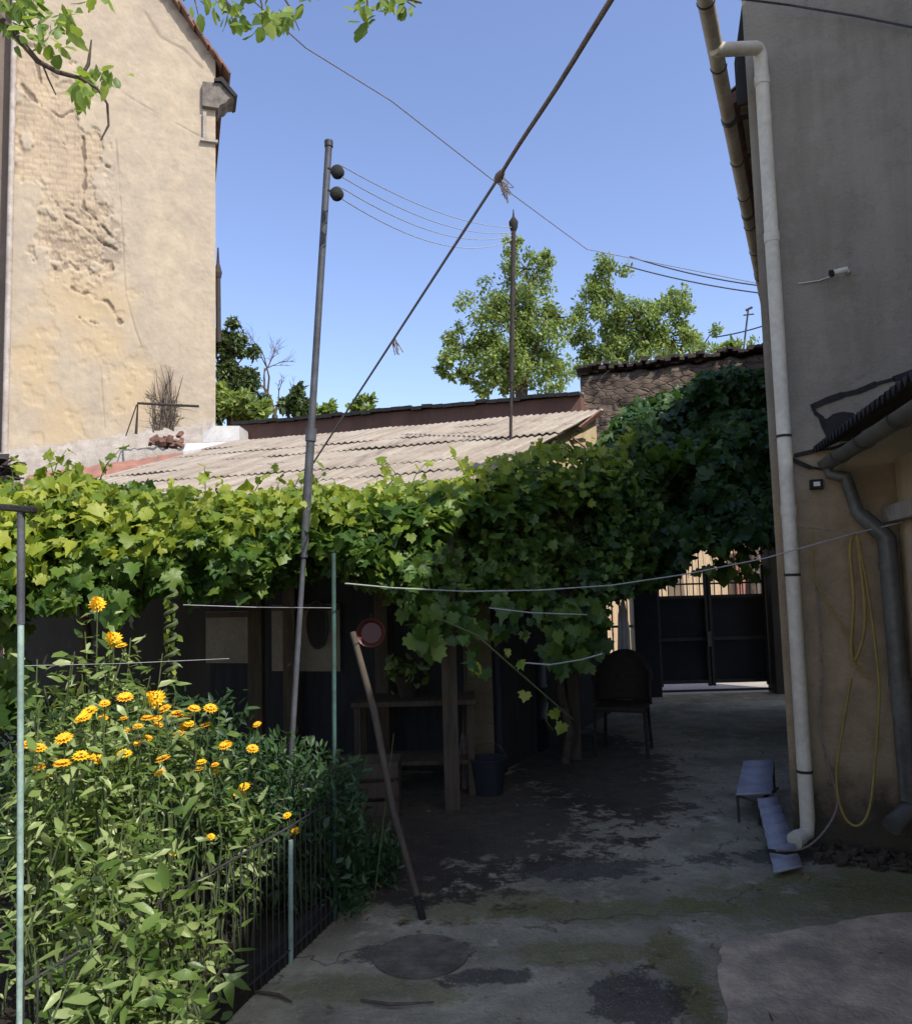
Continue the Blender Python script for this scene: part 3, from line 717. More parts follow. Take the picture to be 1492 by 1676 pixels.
# lintel beam over passage so the wall stands on something
m_ = MB(); m_.box(gz(x0 + hor * .5, bo - .08) - nw * .2, (hor.length, .4, .16), (hor.normalized(), nw, Z)); m_.build('lintel', M['wood'], SW)

# ================================================================== roofing between left house and shed
m_ = MB(); RO = thing('red_sheet_roof', 'faded red sheet metal roof strip at the foot of the beige house', 'roof', gz(P(190, 760, 10.5), 0))
qa = P(45, 778, 10.6); qb = P(335, 735, 11.8); qc = P(350, 752, 10.6); qd = P(30, 812, 9.3)
NU, NV = 60, 10; V = np.zeros((NV, NU, 3))
for j in range(NV):
    for i in range(NU):
        f_ = i / (NU - 1); g_ = j / (NV - 1); p = qa.lerp(qb, f_).lerp(qd.lerp(qc, f_), g_)
        V[j, i] = p + Z * (.03 * math.sin(i * 1.2) * (1 if i % 9 < 7 else 2) * .3 + random.uniform(-.008, .008))
grid('sheet', V, M['redsheet'], RO, False)
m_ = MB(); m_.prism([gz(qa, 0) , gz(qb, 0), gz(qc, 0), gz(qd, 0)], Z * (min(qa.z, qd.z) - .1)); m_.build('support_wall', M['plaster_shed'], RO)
m_ = MB(); q_ = [P(40, 797, 9.6), P(120, 788, 9.8), P(215, 780, 10.0), P(225, 796, 9.5), P(40, 812, 9.2)]; m_.prism(q_, Z * -.03); m_.build('edge_flashing', simple('pale_flashing', (.60, .57, .52), (.42, .38, .34), .8, 5), RO)
t = thing('white_parapet_box', 'small white rendered block at the corner of the beige house', 'block', gz(P(362, 710, 12.0), 0))
m_ = MB(); p = P(360, 712, 12.2); m_.prism([P(332, 724, 11.6), P(392, 722, 11.6), P(392, 697, 11.7), P(350, 697, 11.7), P(332, 710, 11.7)], Vector((0, .5, 0))); m_.build('block', simple('white_render', (.52, .50, .47), (.4, .38, .36), .9, 5), t)
m_ = MB(); m_.prism([P(300, 738, 11.2), P(400, 726, 11.2), P(392, 722, 11.5), P(305, 726, 11.5)], Z * -.06); m_.build('flashing', simple('white_flashing', (.66, .64, .62), (.5, .48, .46), .7, 5), t)
# scrap and brackets
t = thing('pipe_bracket', 'thin rusty angled pipe frame in front of the beige wall', 'pipe frame', P(225, 712, 12.6))
m_ = MB(); m_.tube([P(223, 710, 12.6), P(226, 660, 12.6), P(326, 665, 12.9)], .022, 6); m_.build('pipe', M['rust'], t)
m_ = MB(); m_.tube([P(206, 714, 12.6), P(224, 662, 12.6)], .01, 5); m_.build('stay', M['rust'], t)
t = thing('rubble_heap', 'heap of dark broken tiles beside the rusty pipe frame', 'rubble', P(270, 725, 12.2))
m_ = MB()
for i in range(26):
    p = P(random.uniform(245, 302), random.gauss(722, 6), 12.2 + random.uniform(-.2, .2)); r = random.uniform(.04, .12)
    d = Vector((random.uniform(-1, 1), random.uniform(-1, 1), random.uniform(-1, 1))).normalized(); e = d.cross(Z).normalized()
    m_.box(p, (r * 1.4, r, r * .6), (d, e, d.cross(e)))
m_.build('broken_tiles', M['tile'], t)
t = thing('scrap_heap', 'heap of rusty scrap sheets on the roof at the left edge', 'scrap', P(15, 765, 10))
m_ = MB()
for i in range(16):
    p = P(random.uniform(-20, 32), random.uniform(748, 785), 10 + random.uniform(-.2, .2)); r = random.uniform(.08, .2)
    d = Vector((random.uniform(-1, 1), random.uniform(-1, 1), random.uniform(-.5, .5))).normalized(); e = d.cross(Z).normalized()
    m_.box(p, (r * 1.6, r, .02), (d, e, d.cross(e)))
m_.build('sheets', M['rust'], t)

t = thing('dead_climber', 'dry dark twigs of a dead climber stuck to the foot of the beige wall', 'climber', onL(265, 710, .1))
m_ = MB()
for i in range(34):
    x_ = random.choice((255, 262, 270, 276, 282)) + random.uniform(-5, 5); y_ = 722; pts = []
    top_ = random.uniform(592, 690)
    dx = random.uniform(-14, 22)
    for q in range(7):
        f_ = q / 6; pts.append(onL(x_ + dx * f_**1.5 + random.uniform(-3, 3), y_ + (top_ - y_) * f_, random.uniform(.03, .12)))
    m_.tube(pts, [.014, .013, .011, .009, .007, .005, .003], 4)
    if i % 2: 
        q = pts[3]; m_.tube([q, q + uL * random.uniform(-.3, .3) + Z * random.uniform(-.05, .25), q + uL * random.uniform(-.6, .6) + Z * random.uniform(-.1, .3)], [.007, .005, .002], 4)
m_.build('twigs', M['bark'], t)
# ================================================================== foliage machinery
VL = [(.36, 0, -.03), (.03, 0, 0), (-.13, .12, .02), (-.13, .36, -.03), (.03, .36, .02), (.16, .60, -.06), (.36, .40, .0), (.62, .44, -.04), (.72, .20, .0), (1.0, 0, -.10)]
VL += [(x, -y, z) for x, y, z in VL[2:-1][::-1]]
vine_T = (np.array(VL), [(0, i, i + 1) for i in range(1, len(VL) - 1)] + [(0, len(VL) - 1, 1)])
lance_T = (np.array([(0, 0, 0), (.35, .17, .04), (.72, .11, .0), (1, 0, -.10), (.72, -.11, .0), (.35, -.17, .04), (.35, 0, -.01), (.72, 0, -.05)]),
           [(0, 6, 1), (1, 6, 7, 2), (2, 7, 3), (0, 5, 6), (5, 4, 7, 6), (4, 3, 7)])
oval_T = (np.array([(0, 0, 0), (.25, .22, .03), (.62, .25, .0), (.9, .12, -.05), (1.02, 0, -.1), (.9, -.12, -.05), (.62, -.25, .0), (.25, -.22, .03), (.5, 0, -.04)]),
          [(8, i, i + 1) for i in range(0, 7)] + [(8, 7, 0)])
def norm(a): return a / np.maximum(np.linalg.norm(a, axis=1, keepdims=True), 1e-9)
def leaves(name, pos, dirv, nrm, size, tmpl, mat, parent):
    Tv, Tf = tmpl; n = len(pos); x = norm(dirv); z = norm(nrm - (nrm * x).sum(1, keepdims=True) * x); y = np.cross(z, x)
    wx = 1 + .18 * rng.normal(size=(n, 1)); c1 = .28 * rng.normal(size=(n, 1)); c2 = .6 * rng.normal(size=(n, 1)) - .15; sk = .12 * rng.normal(size=(n, 1))
    tx = Tv[None, :, 0] + 0 * wx; ty = Tv[None, :, 1] * np.clip(wx, .6, 1.5) + sk * tx**2; tz = Tv[None, :, 2] - c1 * tx**2 + c2 * ty**2
    jt = 1 + .07 * rng.normal(size=(n, len(Tv)))
    V = pos[:, None, :] + size[:, None, None] * ((tx * jt)[..., None] * x[:, None] + (ty * jt)[..., None] * y[:, None] + tz[..., None] * z[:, None])
    kf = [len(f) for f in Tf]; flat = np.concatenate([np.array(f) for f in Tf]); m = len(Tv)
    loops = (flat[None] + (np.arange(n) * m)[:, None]).ravel(); starts = np.concatenate([[0], np.cumsum(np.tile(kf, n))[:-1]])
    return npmesh(name, V.reshape(-1, 3), starts, loops, mat, parent, False)
def rdir(n, bias=(0, 0, 0), s=1.0): return norm(rng.normal(size=(n, 3)) * s + np.array(bias))
def Pn(px, py, Y): return np.array([P(a, b, c) for a, b, c in zip(px, py, Y)])

# ================================================================== grape vine on its pergola
PG = thing('pergola', 'rough pergola frame of posts and rails carrying the grape vine', 'pergola', (-.5, 5.6, 0))
VN = thing('grape_vine', 'sunlit grape vine spread over the pergola along the shed', 'grape vine', (-1.2, 5.2, 0))
tops = [(-120, 795), (0, 797), (60, 790), (110, 782), (180, 795), (260, 806), (330, 814), (400, 818), (470, 805), (520, 806), (580, 808), (640, 790), (680, 798), (715, 796), (760, 775), (830, 745), (890, 735), (940, 742), (1000, 735), (1045, 690), (1080, 700)]
bots = [(-120, 1000), (0, 1000), (90, 1000), (165, 985), (210, 1000), (240, 965), (330, 968), (400, 975), (440, 960), (480, 935), (560, 930), (620, 955), (660, 1000), (700, 1040), (730, 1035), (770, 1000), (830, 985), (880, 1000), (930, 1080), (985, 1070), (1000, 990), (1060, 965), (1080, 940)]
depth = [(-120, 3.9), (0, 4.0), (250, 4.5), (500, 5.1), (700, 5.7), (850, 6.4), (1000, 7.2), (1080, 7.6)]
def ip(tab, x): return np.interp(x, [a for a, b in tab], [b for a, b in tab])
def curtain(n, x0, x1, tmin=0., tmax=1., power=1.0):
    px = rng.uniform(x0, x1, n); u_ = tmin + (tmax - tmin) * rng.random(n)**power
    lump = (fbm(px / 45, u_ * 3, 3) - .5)
    py = ip(tops, px) + lump * 42 + (ip(bots, px) - ip(tops, px)) * u_
    Y = ip(depth, px) + lump * .9 + rng.uniform(-.10, .35, n) - .25 * np.sin(u_ * math.pi) + (1 - u_) * .55
    return px, py, Y, u_
px, py, Y, u_ = curtain(11000, -120, 1075)
pos = Pn(px, py, Y)
dv = rdir(len(pos), (0, -.5, -.75), .55); nv = rdir(len(pos), (.05, -.45, .7), .6)
sz = .03 + .075 * rng.random(len(pos))**1.2
leaves('foliage', pos, dv, nv, sz, vine_T, M['vine'], VN)
# paler leaves that put sunlight into the colour of the vine top
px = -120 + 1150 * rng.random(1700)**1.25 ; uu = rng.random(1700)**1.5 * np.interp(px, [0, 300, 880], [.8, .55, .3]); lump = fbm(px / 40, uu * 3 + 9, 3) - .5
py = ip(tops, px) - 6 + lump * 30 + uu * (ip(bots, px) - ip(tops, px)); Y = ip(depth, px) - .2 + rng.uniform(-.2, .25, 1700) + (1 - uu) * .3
pos = Pn(px, py, Y); leaves('sunlit_foliage', pos, rdir(1700, (0, -.5, -.7), .5), rdir(1700, (.1, -.6, .7), .4), rng.uniform(.03, .09, 1700), vine_T, M['vine_pale'], VN)
sh = MB(); SP = []
for i in range(34):
    x_ = random.choice((random.uniform(-60, 500), random.uniform(620, 1040))); y_ = float(ip(tops, x_)) + 12; Y_ = float(ip(depth, x_)) + .25; a0 = P(x_, y_, Y_); L_ = random.uniform(.12, .34); dr = Vector((random.uniform(-.6, .6), random.uniform(-.3, .3), 1)).normalized()
    pts = [a0, a0 + dr * L_ * .5, a0 + dr * L_ * .9 + Vector((dr.x, 0, -.2)) * L_ * .3]; sh.tube(pts, [.004, .003, .0015], 4)
    for q in range(6): SP.append(tuple(pts[0].lerp(pts[2], q / 5) + Vector((random.gauss(0, .02), random.gauss(0, .02), 0))))
sh.build('young_shoot', M['stem'], VN)
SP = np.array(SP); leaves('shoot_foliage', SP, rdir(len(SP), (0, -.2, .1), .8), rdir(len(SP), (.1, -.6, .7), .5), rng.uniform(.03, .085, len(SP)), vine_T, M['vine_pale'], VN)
# canopy running back to the shed and over the passage
n = 9500
cx_ = rng.uniform(-4.6, 3.6, n); fy = rng.random(n)
front_y = np.interp(cx_, [-4.6, -2.2, -.9, 0, .7, 1.3, 2.2, 3.6], [4.2, 4.3, 5.0, 5.6, 6.4, 7.2, 8.0, 8.8]); back_y = np.interp(cx_, [-4.6, -2, .5, 2.2, 3.6], [8.2, 7.6, 7.4, 9.6, 10.2])
cy_ = front_y + .1 + (back_y - front_y) * fy
zc = np.interp(cx_, [-4.6, -2, 0, 1, 2.2, 3.6], [2.15, 2.15, 2.2, 2.35, 2.6, 2.75]) + (fbm(cx_ * 1.6 + 20, cy_ * 1.6, 3) - .5) * .3 + rng.uniform(-.12, .1, n)
zc = np.minimum(zc, 1.6 + (930 - ip(tops, 746 + F * cx_ / cy_)) / F * cy_ - rng.uniform(.02, .2, n)); zc = np.where(cx_ > 1.9, zc + .15, zc)
pos = np.stack([cx_, cy_, zc], -1)
leaves('canopy_foliage', pos, rdir(n, (0, -.5, -.4), .7), rdir(n, (0, -.1, 1), .35), rng.uniform(.10, .17, n), vine_T, M['vine'], VN)
# hanging sprays in shade
sp_ = []
for (hx, hy, hb, hY, nn_) in ((705, 985, 1065, 5.4, 34), (760, 985, 1045, 5.5, 26), (840, 980, 1040, 5.9, 20), (930, 990, 1095, 6.4, 70), (960, 985, 1075, 6.6, 50), (775, 1060, 1100, 5.3, 5), (1165, 890, 935, 7.8, 22), (1195, 890, 945, 7.9, 26), (1225, 895, 950, 7.9, 26), (190, 975, 1010, 4.2, 16), (15, 990, 1180, 4.3, 60)):
    sp_.append(Pn(rng.normal(hx, 17, nn_), rng.uniform(hy - 10, hb, nn_), rng.normal(hY, .12, nn_)))
pos = np.concatenate(sp_); leaves('hanging_foliage', pos, rdir(len(pos), (0, -.2, -1), .4), rdir(len(pos), (0, -1, .3), .4), rng.uniform(.07, .13, len(pos)), vine_T, M['vine'], VN)
m_ = MB()
for (x_, y_, zt) in ((-2.6, 5.6, 2.1), (.9, 7.2, 2.3)):
    pts = [Vector((x_ + .05 * math.sin(i * 1.7), y_ + .05 * math.cos(i * 2.1), zt * i / 8)) for i in range(9)]; m_.tube(pts, [.045 - .002 * i for i in range(9)], 8)
for i in range(26):
    x_ = random.uniform(-4, .2); y_ = random.uniform(6.4, 7.6); p = Vector((x_, y_, 1.97)); d = Vector((random.uniform(-1, 1), random.uniform(-.6, .6), 0)).normalized()
    m_.tube([p, p + d * .5 + Z * .06, p + d * 1.1 + Z * .02], [.014, .01, .006], 5)
m_.build('vine_stem', M['bark'], VN, True)
m_ = MB()
for a_, b_ in (((735, 1058), (760, 1062)), ):
    pass
def sag(a, b, s, n=14): return [a.lerp(b, i / n) - Z * (s * 4 * (i / n) * (1 - i / n)) for i in range(n + 1)]
tend = MB(); tend.tube([P(690, 1000, 5.3), P(780, 1040, 5.3), P(860, 1110, 5.35), P(938, 1178, 5.4)], [.008, .007, .006, .003], 5)
tend.tube([P(896, 1150, 5.38), P(893, 1180, 5.38), P(905, 1195, 5.38)], [.004, .004, .002], 5)
tend.build('trailing_shoot', M['stem'], VN, True)
tp_ = [(782, 1087), (860, 1130), (905, 1160), (920, 1182), (850, 1080), (830, 1060)]
pos = Pn([a for a, b in tp_] * 2, [b + 3 for a, b in tp_] * 2, [5.3] * 12); leaves('shoot_leaf', pos, rdir(12, (0, -.3, -1), .4), rdir(12, (.3, -1, .4), .3), rng.uniform(.04, .09, 12), vine_T, M['vine_pale'], VN)
# spiral shoot hanging at 280
sp = [P(280 + 9 * math.sin(i * .9), 965 + i * 3.4, 4.1 + .03 * math.cos(i * .9)) for i in range(44)]
m_ = MB(); m_.tube(sp, .012, 6); m_.build('coiled_shoot', M['stem'], VN, True)
pos = np.array([tuple(p) for p in sp[::2]]); leaves('coiled_leaf', pos, rdir(len(pos), (0, -.3, -.8), .5), rdir(len(pos), (.2, -1, .5), .3), rng.uniform(.03, .055, len(pos)), oval_T, M['vine_pale'], VN)
# pergola frame
def post(x, y, h_, r=.045): 
    m = MB(); m.box((x, y, h_ / 2), (r * 2, r * 2, h_)); m.build('post', M['wood'], PG, bevel=.006)
for pxx, Yb, hh in ((420, 6.3, 2.1), (735, 5.9, 2.2), (935, 7.4, 2.35)):
    p = P(pxx, 1100, Yb); post(p.x, p.y, hh, .055)
for a_, b_ in (((-4.5, 5.2, 2.08), (-.3, 5.9, 2.12)), ((-4.5, 6.6, 2.1), (.4, 7.0, 2.2))):
    m = MB(); a_, b_ = Vector(a_), Vector(b_); d = (b_ - a_).normalized(); s = d.cross(Z).normalized(); m.box((a_ + b_) / 2, ((b_ - a_).length, .06, .07), (d, s, s.cross(d))); m.build('rail', M['wood'], PG)

# ================================================================== ivy bank over the passage, against the stone wall
IV = thing('ivy_bank', 'dark shaded climber heaped over the passage in front of the stone wall', 'climber', (2.6, 9.0, 0))
ivt = [(960, 740), (1000, 695), (1030, 660), (1070, 642), (1110, 628), (1160, 615), (1210, 600), (1262, 598), (1285, 600)]
ivb = [(960, 960), (1000, 970), (1060, 958), (1110, 930), (1140, 898), (1200, 885), (1285, 890)]
n = 7200; px = rng.uniform(960, 1285, n); u_ = rng.random(n); lump = fbm(px / 40, u_ * 5 + 3, 4) - .5
py = np.interp(px, *zip(*ivt)) + lump * 30 + u_ * (np.interp(px, *zip(*ivb)) - np.interp(px, *zip(*ivt)))
Y = 9.6 - 1.8 * u_**.8 + lump * 1.3 + rng.uniform(-.15, .2, n) - np.clip(1060 - px, 0, 100) / 100 * .9
pos = Pn(px, py, Y); leaves('foliage', pos, rdir(n, (-.1, -.5, -.8), .5), rdir(n, (-.1, -.6, .7), .45), rng.uniform(.07, .15, n), vine_T, M['ivy'], IV)
n = 2600; px = rng.uniform(1000, 1270, n); pos = Pn(px, np.interp(px, *zip(*ivt)) + rng.uniform(20, 250, n), 9.7 + rng.uniform(0, .3, n))
leaves('inner_foliage', pos, rdir(n), rdir(n, (0, -1, .4)), rng.uniform(.12, .2, n), vine_T, M['ivy'], IV)
m_ = MB()
for i in range(9):
    x_ = 1050 + i * 26; m_.tube([P(x_, 900, 9.2), P(x_ + 10 * math.sin(i), 800, 9.4), P(x_ + 14 * math.cos(i * 2), np.interp(x_, *zip(*ivt)) + 30, 9.6)], [.03, .022, .01], 6)
m_.build('stem', M['bark'], IV, True)

SWv = 0
n = 500; f_ = rng.random(n); wp = np.array(x0)[None] + np.array([hor.x, hor.y, x1.z - x0.z])[None] * f_[:, None] + np.stack([rng.normal(0, .02, n), rng.normal(.15, .08, n), rng.uniform(.03, .16, n)], -1)
wp = wp[fbm(f_ * 22, f_ * 0, 3) > .5]; leaves('weeds', wp, rdir(len(wp), (0, 0, 1.2), .6), rdir(len(wp), (0, -1, .3)), rng.uniform(.04, .12, len(wp)), lance_T, M['tree'], SW)
# ================================================================== trees beyond
def tree(name, label, blobs, Y, trunk, n, size, mat, tmpl=oval_T, cat='tree', stems=None, droop=-.2):
    base = P(trunk[0], trunk[1], Y); base.z = 0
    t = thing(name, label, cat, base)
    m = MB(); top = P(*trunk[2:], Y)
    m.tube([base, base.lerp(top, .5) + Vector((.1, 0, 0)), top], [.16, .12, .05], 8)
    tot = sum(b[2] * b[3] * b[4] for b in blobs); Ps = []; Cs = []
    for (bx, by, rx, ry, dn) in blobs:
        c = P(bx, by, Y); k_ = Y / F
        m.tube([base.lerp(top, random.uniform(.45, .85)), (top + c) / 2 + Vector((random.uniform(-.2, .2), 0, -.1)), c], [.06, .04, .012], 6)
        # sub-clumps
        nc = max(4, int(rx * ry / 130)); cnt = int(n * rx * ry * dn / tot)
        sub = rdir(nc) * (rng.random(nc)**.45)[:, None]
        cc_ = sub * np.array([rx * k_, rx * k_ * .8, ry * k_]) + np.array(c)
        for q in cc_[::2]: m.tube([c, (c + Vector(q)) / 2 + Vector((0, 0, .05)), Vector(q)], [.02, .012, .005], 4)
        ids = rng.integers(0, nc, cnt); rr = min(rx, ry) * k_ * .37
        off = rdir(cnt) * (rng.random(cnt)**.5)[:, None] * rr
        Ps.append(cc_[ids] + off); Cs.append(off)
    m.build('trunk', M['bark'], t, True)
    pos = np.concatenate(Ps); off = np.concatenate(Cs)
    leaves('crown', pos, rdir(len(pos), (0, 0, droop), .8), norm(off) * .8 + rdir(len(pos), (0, 0, .7), .6), rng.uniform(size * .6, size * 1.3, len(pos)), tmpl, mat, t)
    return t
tree('walnut_tree', 'leafy green tree with sparse crown behind the thin iron pole', [(835, 395, 20, 22, .5), (860, 440, 45, 40, .6), (890, 420, 22, 30, .4), (800, 500, 50, 50, .6), (870, 510, 60, 60, .7), (760, 570, 55, 40, .8), (830, 590, 70, 55, .9), (900, 590, 50, 60, .8), (725, 605, 35, 22, .7), (800, 625, 60, 30, .8), (915, 520, 30, 30, .6)], 19, (845, 700, 850, 500), 17000, .095, M['tree'])
tree('walnut_tree', 'rounder bright green tree to the right of the thin iron pole above the stone wall', [(985, 450, 42, 40, .8), (975, 510, 50, 45, .8), (1040, 520, 60, 45, .9), (1100, 505, 40, 40, .8), (1090, 560, 70, 45, 1), (1010, 580, 60, 45, 1), (1150, 565, 40, 30, .8), (965, 580, 35, 45, .9), (1190, 580, 25, 18, .7)], 20, (1030, 720, 1020, 540), 17000, .095, M['tree'])
tree('evergreen_tree', 'dense dark evergreen tree beside the corner of the beige house', [(372, 560, 28, 55, 1), (385, 600, 38, 60, 1), (370, 650, 40, 50, 1), (400, 660, 34, 40, .8)], 17.5, (375, 730, 378, 560), 13000, .09, M['tree_dark'])
tree('shrub_tree', 'bright green bushy treetop at the foot of the dark evergreen', [(385, 670, 42, 26, 1), (430, 672, 25, 22, .8), (360, 650, 25, 26, .8)], 16.2, (392, 740, 392, 680), 1800, .17, M['tree'])
tree('small_tree', 'small dark green treetop left of the tall grey pole', [(490, 650, 18, 20, 1), (478, 672, 18, 16, 1), (505, 672, 20, 16, 1)], 17, (488, 740, 488, 670), 1000, .17, M['tree_dark'])
tree('small_tree', 'small treetop just right of the tall grey pole', [(530, 668, 18, 14, 1), (515, 675, 16, 10, 1)], 18, (528, 740, 528, 670), 500, .17, M['tree'])
tree('small_tree', 'pale tiny treetop where the diagonal rope crosses the brown wall', [(590, 662, 22, 11, 1), (585, 672, 28, 9, 1)], 20, (590, 740, 590, 670), 500, .17, M['tree'])
tree('shrub_tree', 'low green bush showing over the ragged right end of the stone wall', [(1200, 572, 22, 14, 1), (1232, 580, 18, 10, 1)], 15, (1210, 700, 1210, 590), 700, .15, M['tree'])
# bare tree
t = thing('bare_tree', 'leafless tree with fine twigs right of the evergreen', 'tree', gz(P(455, 690, 18), 0)); m_ = MB()
def branch(mb, p, d, ln, r, dep):
    q = p + d * ln; mid = (p + q) / 2 + Vector((random.uniform(-.08, .08), 0, random.uniform(-.05, .1))) * ln
    mb.tube([p, mid, q], [r, r * .8, r * .55], 5, False)
    if dep:
        for i in range(random.choice((2, 3, 3))):
            nd = (d + Vector((random.uniform(-.8, .8), random.uniform(-.6, .6), random.uniform(-.35, .7)))).normalized(); branch(mb, mid.lerp(q, random.uniform(.2, 1)), nd, ln * random.uniform(.6, .85), r * .55, dep - 1)
b0 = P(450, 680, 18); m_.tube([gz(b0, 0), b0], [.1, .07], 6)
branch(m_, b0, Vector((-.35, 0, .9)).normalized(), .75, .05, 5); branch(m_, b0, Vector((.2, 0, .7)).normalized(), .4, .035, 4)
m_.build('branches', M['bark'], t)

# ================================================================== overhanging walnut branches near the camera, upper left
WT = thing('overhanging_tree', 'leafy branches hanging into the picture along the top left edge', 'tree', (-4.2, 2.6, 0))
m_ = MB(); YB = 3.4
def B(px, py, dy=0): return P(px, py, YB + dy)
root = Vector((-4.2, 2.6, 0))
m_.tube([root, root + Vector((.1, .1, 2)), B(-260, -60, .1), B(-90, -60)], [.16, .13, .07, .04], 8)
m_.tube([B(-90, -60), B(-20, 10), B(20, 50), B(62, 100), B(95, 118), B(132, 128)], [.03, .018, .015, .012, .011, .009], 7)
m_.tube([B(132, 128), B(145, 105), B(150, 65)], [.007, .008, .003], 6)
m_.tube([B(132, 128), B(160, 145), B(176, 170), B(178, 205), B(165, 230)], [.008, .007, .006, .005, .003], 6)
m_.tube([B(70, 105), B(80, 130), B(92, 155)], [.005, .004, .003], 5)
m_.tube([B(-90, -60), B(100, -70), B(300, -45), B(450, -28), B(600, -20), B(690, 5)], [.03, .025, .02, .016, .01, .004], 7)
for a_, b_ in (((300, -45), (325, 25)), ((350, -40), (385, 45)), ((420, -30), (430, 50)), ((450, -28), (490, 50)), ((600, -20), (595, 50)), ((540, -20), (520, 0)), ((640, -10), (680, 12)), ((100, -70), (120, -10)), ((20, 50), (60, 40))):
    m_.tube([B(*a_), B((a_[0] + b_[0]) / 2 + 4, (a_[1] + b_[1]) / 2, -.03), B(*b_)], [.006, .004, .002], 5)
m_.build('branch', M['bark'], WT, True)
lp = []
for (x_, y_, sx_, sy_, n_) in ((30, 15, 50, 20, 60), (85, 60, 35, 30, 36), (20, 60, 25, 18, 16), (110, 25, 18, 30, 14), (165, 130, 32, 12, 20), (140, 160, 18, 24, 26), (85, 85, 18, 14, 8), (325, 12, 14, 14, 8), (375, 25, 22, 22, 24), (395, 45, 12, 14, 8), (440, 30, 20, 18, 26), (470, 40, 22, 14, 18), (600, 20, 22, 16, 18), (595, 48, 8, 14, 6), (640, 10, 20, 10, 12), (672, 12, 14, 6, 7), (350, -5, 40, 8, 16), (510, 0, 12, 4, 4), (155, 10, 20, 8, 5)):
    lp.append(np.stack([rng.normal(x_, sx_ * .55, n_), rng.normal(y_ - 10, sy_ * .6, n_), rng.normal(YB, .12, n_)], -1))
lp = np.concatenate(lp); pos = Pn(lp[:, 0], lp[:, 1], lp[:, 2])
leaves('foliage', pos, rdir(len(pos), (.1, -.1, -.8), .6), rdir(len(pos), (.1, -.7, .6), .5), rng.uniform(.045, .085, len(pos)), oval_T, M['walnut'], WT)

# ================================================================== poles, ropes and wires
t = thing('tall_pole', 'tall leaning grey steel pole with two round pulleys near its top', 'pole', P(500, 1180, 4.6))
pt = P(538, 238, 5.0); pb = P(497, 905, 5.0); pbb = pb + (pb - pt).normalized() * ((pb.z) / (pt.z - pb.z) * (pt - pb).length)
m_ = MB(); m_.tube([pbb, pb.lerp(pt, .0)], .017, 10); m_.tube([pb.lerp(pt, -.01), pb.lerp(pt, .28)], .027, 14); m_.tube([pb.lerp(pt, .28), pt], .0225, 14); m_.build('shaft', M['polegrey'], t, True)
m_ = MB(); m_.tube([pb.lerp(pt, .265), pb.lerp(pt, .295)], .034, 14); m_.build('sleeve', M['polegrey'], t, True)
m_ = MB(); m_.tube([pt - Z * .01, pt + Z * .03], .028, 12); m_.build('cap', M['iron'], t, True)
for (x_, y_) in ((553, 281), (552, 317)):
    c = P(x_, y_, 4.82); m_ = MB(); m_.lathe(c + Vector((0, .03, 0)), (-.15, -1, 0), [(0, .032), (.012, .042), (.02, .034), (.032, .034), (.042, .042), (.055, .030)], 20); pu = m_.build('pulley', M['black'], t, True)
    m_ = MB(); m_.tube([c, P(537, y_ - 6, 4.85)], .008, 6); m_.build('hook', M['iron'], pu)
t = thing('iron_pole', 'thin dark iron pole with a pointed finial rising from the shed roof', 'pole', P(836, 735, 8.3))
a_ = P(835, 738, 8.3); b_ = P(840, 372, 8.3); m_ = MB(); m_.tube([a_ - Z * .5, a_, a_.lerp(b_, .3), a_.lerp(b_, .3), b_], [.017, .017, .017, .026, .026], 10); m_.build('shaft', M['rust'], t, True)
m_ = MB(); m_.lathe(b_, (0.03, 0, 1), [(-.04, .03), (0, .045), (.06, .05), (.09, .03), (.12, .012), (.2, .004)], 12); m_.build('finial', M['black'], t, True)
pA = [P(560, 272, 4.82), P(560, 290, 4.82), P(560, 308, 4.82), P(560, 326, 4.82)]; pB = [P(838, 372, 8.3), P(838, 380, 8.3), P(838, 385, 8.3), P(838, 392, 8.3)]
for i in range(4):
    m_ = MB(); m_.tube(sag(pA[i], pB[i], .10 + .03 * i, 20), .0035, 5)
    tag(m_.build('washing_line', M['wirelight']), ['topmost', 'second from top', 'third from top', 'lowest'][i] + ' of the pale washing lines between the two poles', 'washing line', 'washing lines between the poles')
r0 = P(1010, -15, 2.0); r1 = P(815, 292, 3.4); r2 = P(495, 785, 6.6)
t = thing('clothes_rope', 'thick diagonal rope crossing the whole sky with frayed knots', 'rope', r1)
m_ = MB(); pts = [r0.lerp(r1, i / 8) for i in range(-8, 9)]; m_.tube([p + Vector((0, 0, .004 * math.sin(i))) for i, p in enumerate(pts)], .0085, 8); m_.build('rope', M['rope'], t, True)
m_ = MB(); m_.tube([r1.lerp(r2, i / 10) - Z * .0 for i in range(11)], [.007] * 11, 7); m_.build('thin_rope', M['cable'], t, True)
m_ = MB(); d = (r0 - r1).normalized(); m_.lathe(r1 - d * .03, d, [(0, .008), (.02, .018), (.05, .02), (.08, .017), (.12, .012)], 10)
for i in range(14):
    q = r1 + d * random.uniform(-.02, .06); m_.tube([q, q + Vector((random.uniform(0, .05), 0, -random.uniform(.02, .06))), q + Vector((random.uniform(0, .07), random.uniform(-.03, .03), -random.uniform(.05, .11)))], .0022, 4)
m_.build('knot', M['rope'], t)
m_ = MB(); q0_ = r1.lerp(r2, .38)
for i in range(7): q = q0_ + (r2 - r1).normalized() * random.uniform(-.03, .03); m_.tube([q, q + Vector((random.uniform(0, .05), 0, -random.uniform(.03, .09)))], .003, 4)
m_.build('frayed_end', M['rope'], t)
def wire(pts, r, mat, label, sagv=0, cat='cable'):
    m = MB(); m.tube(pts if len(pts) > 2 else sag(pts[0], pts[1], sagv, 16), r, 5); return tag(m.build('overhead_cable' if cat == 'cable' else 'washing_line', mat), label, cat)
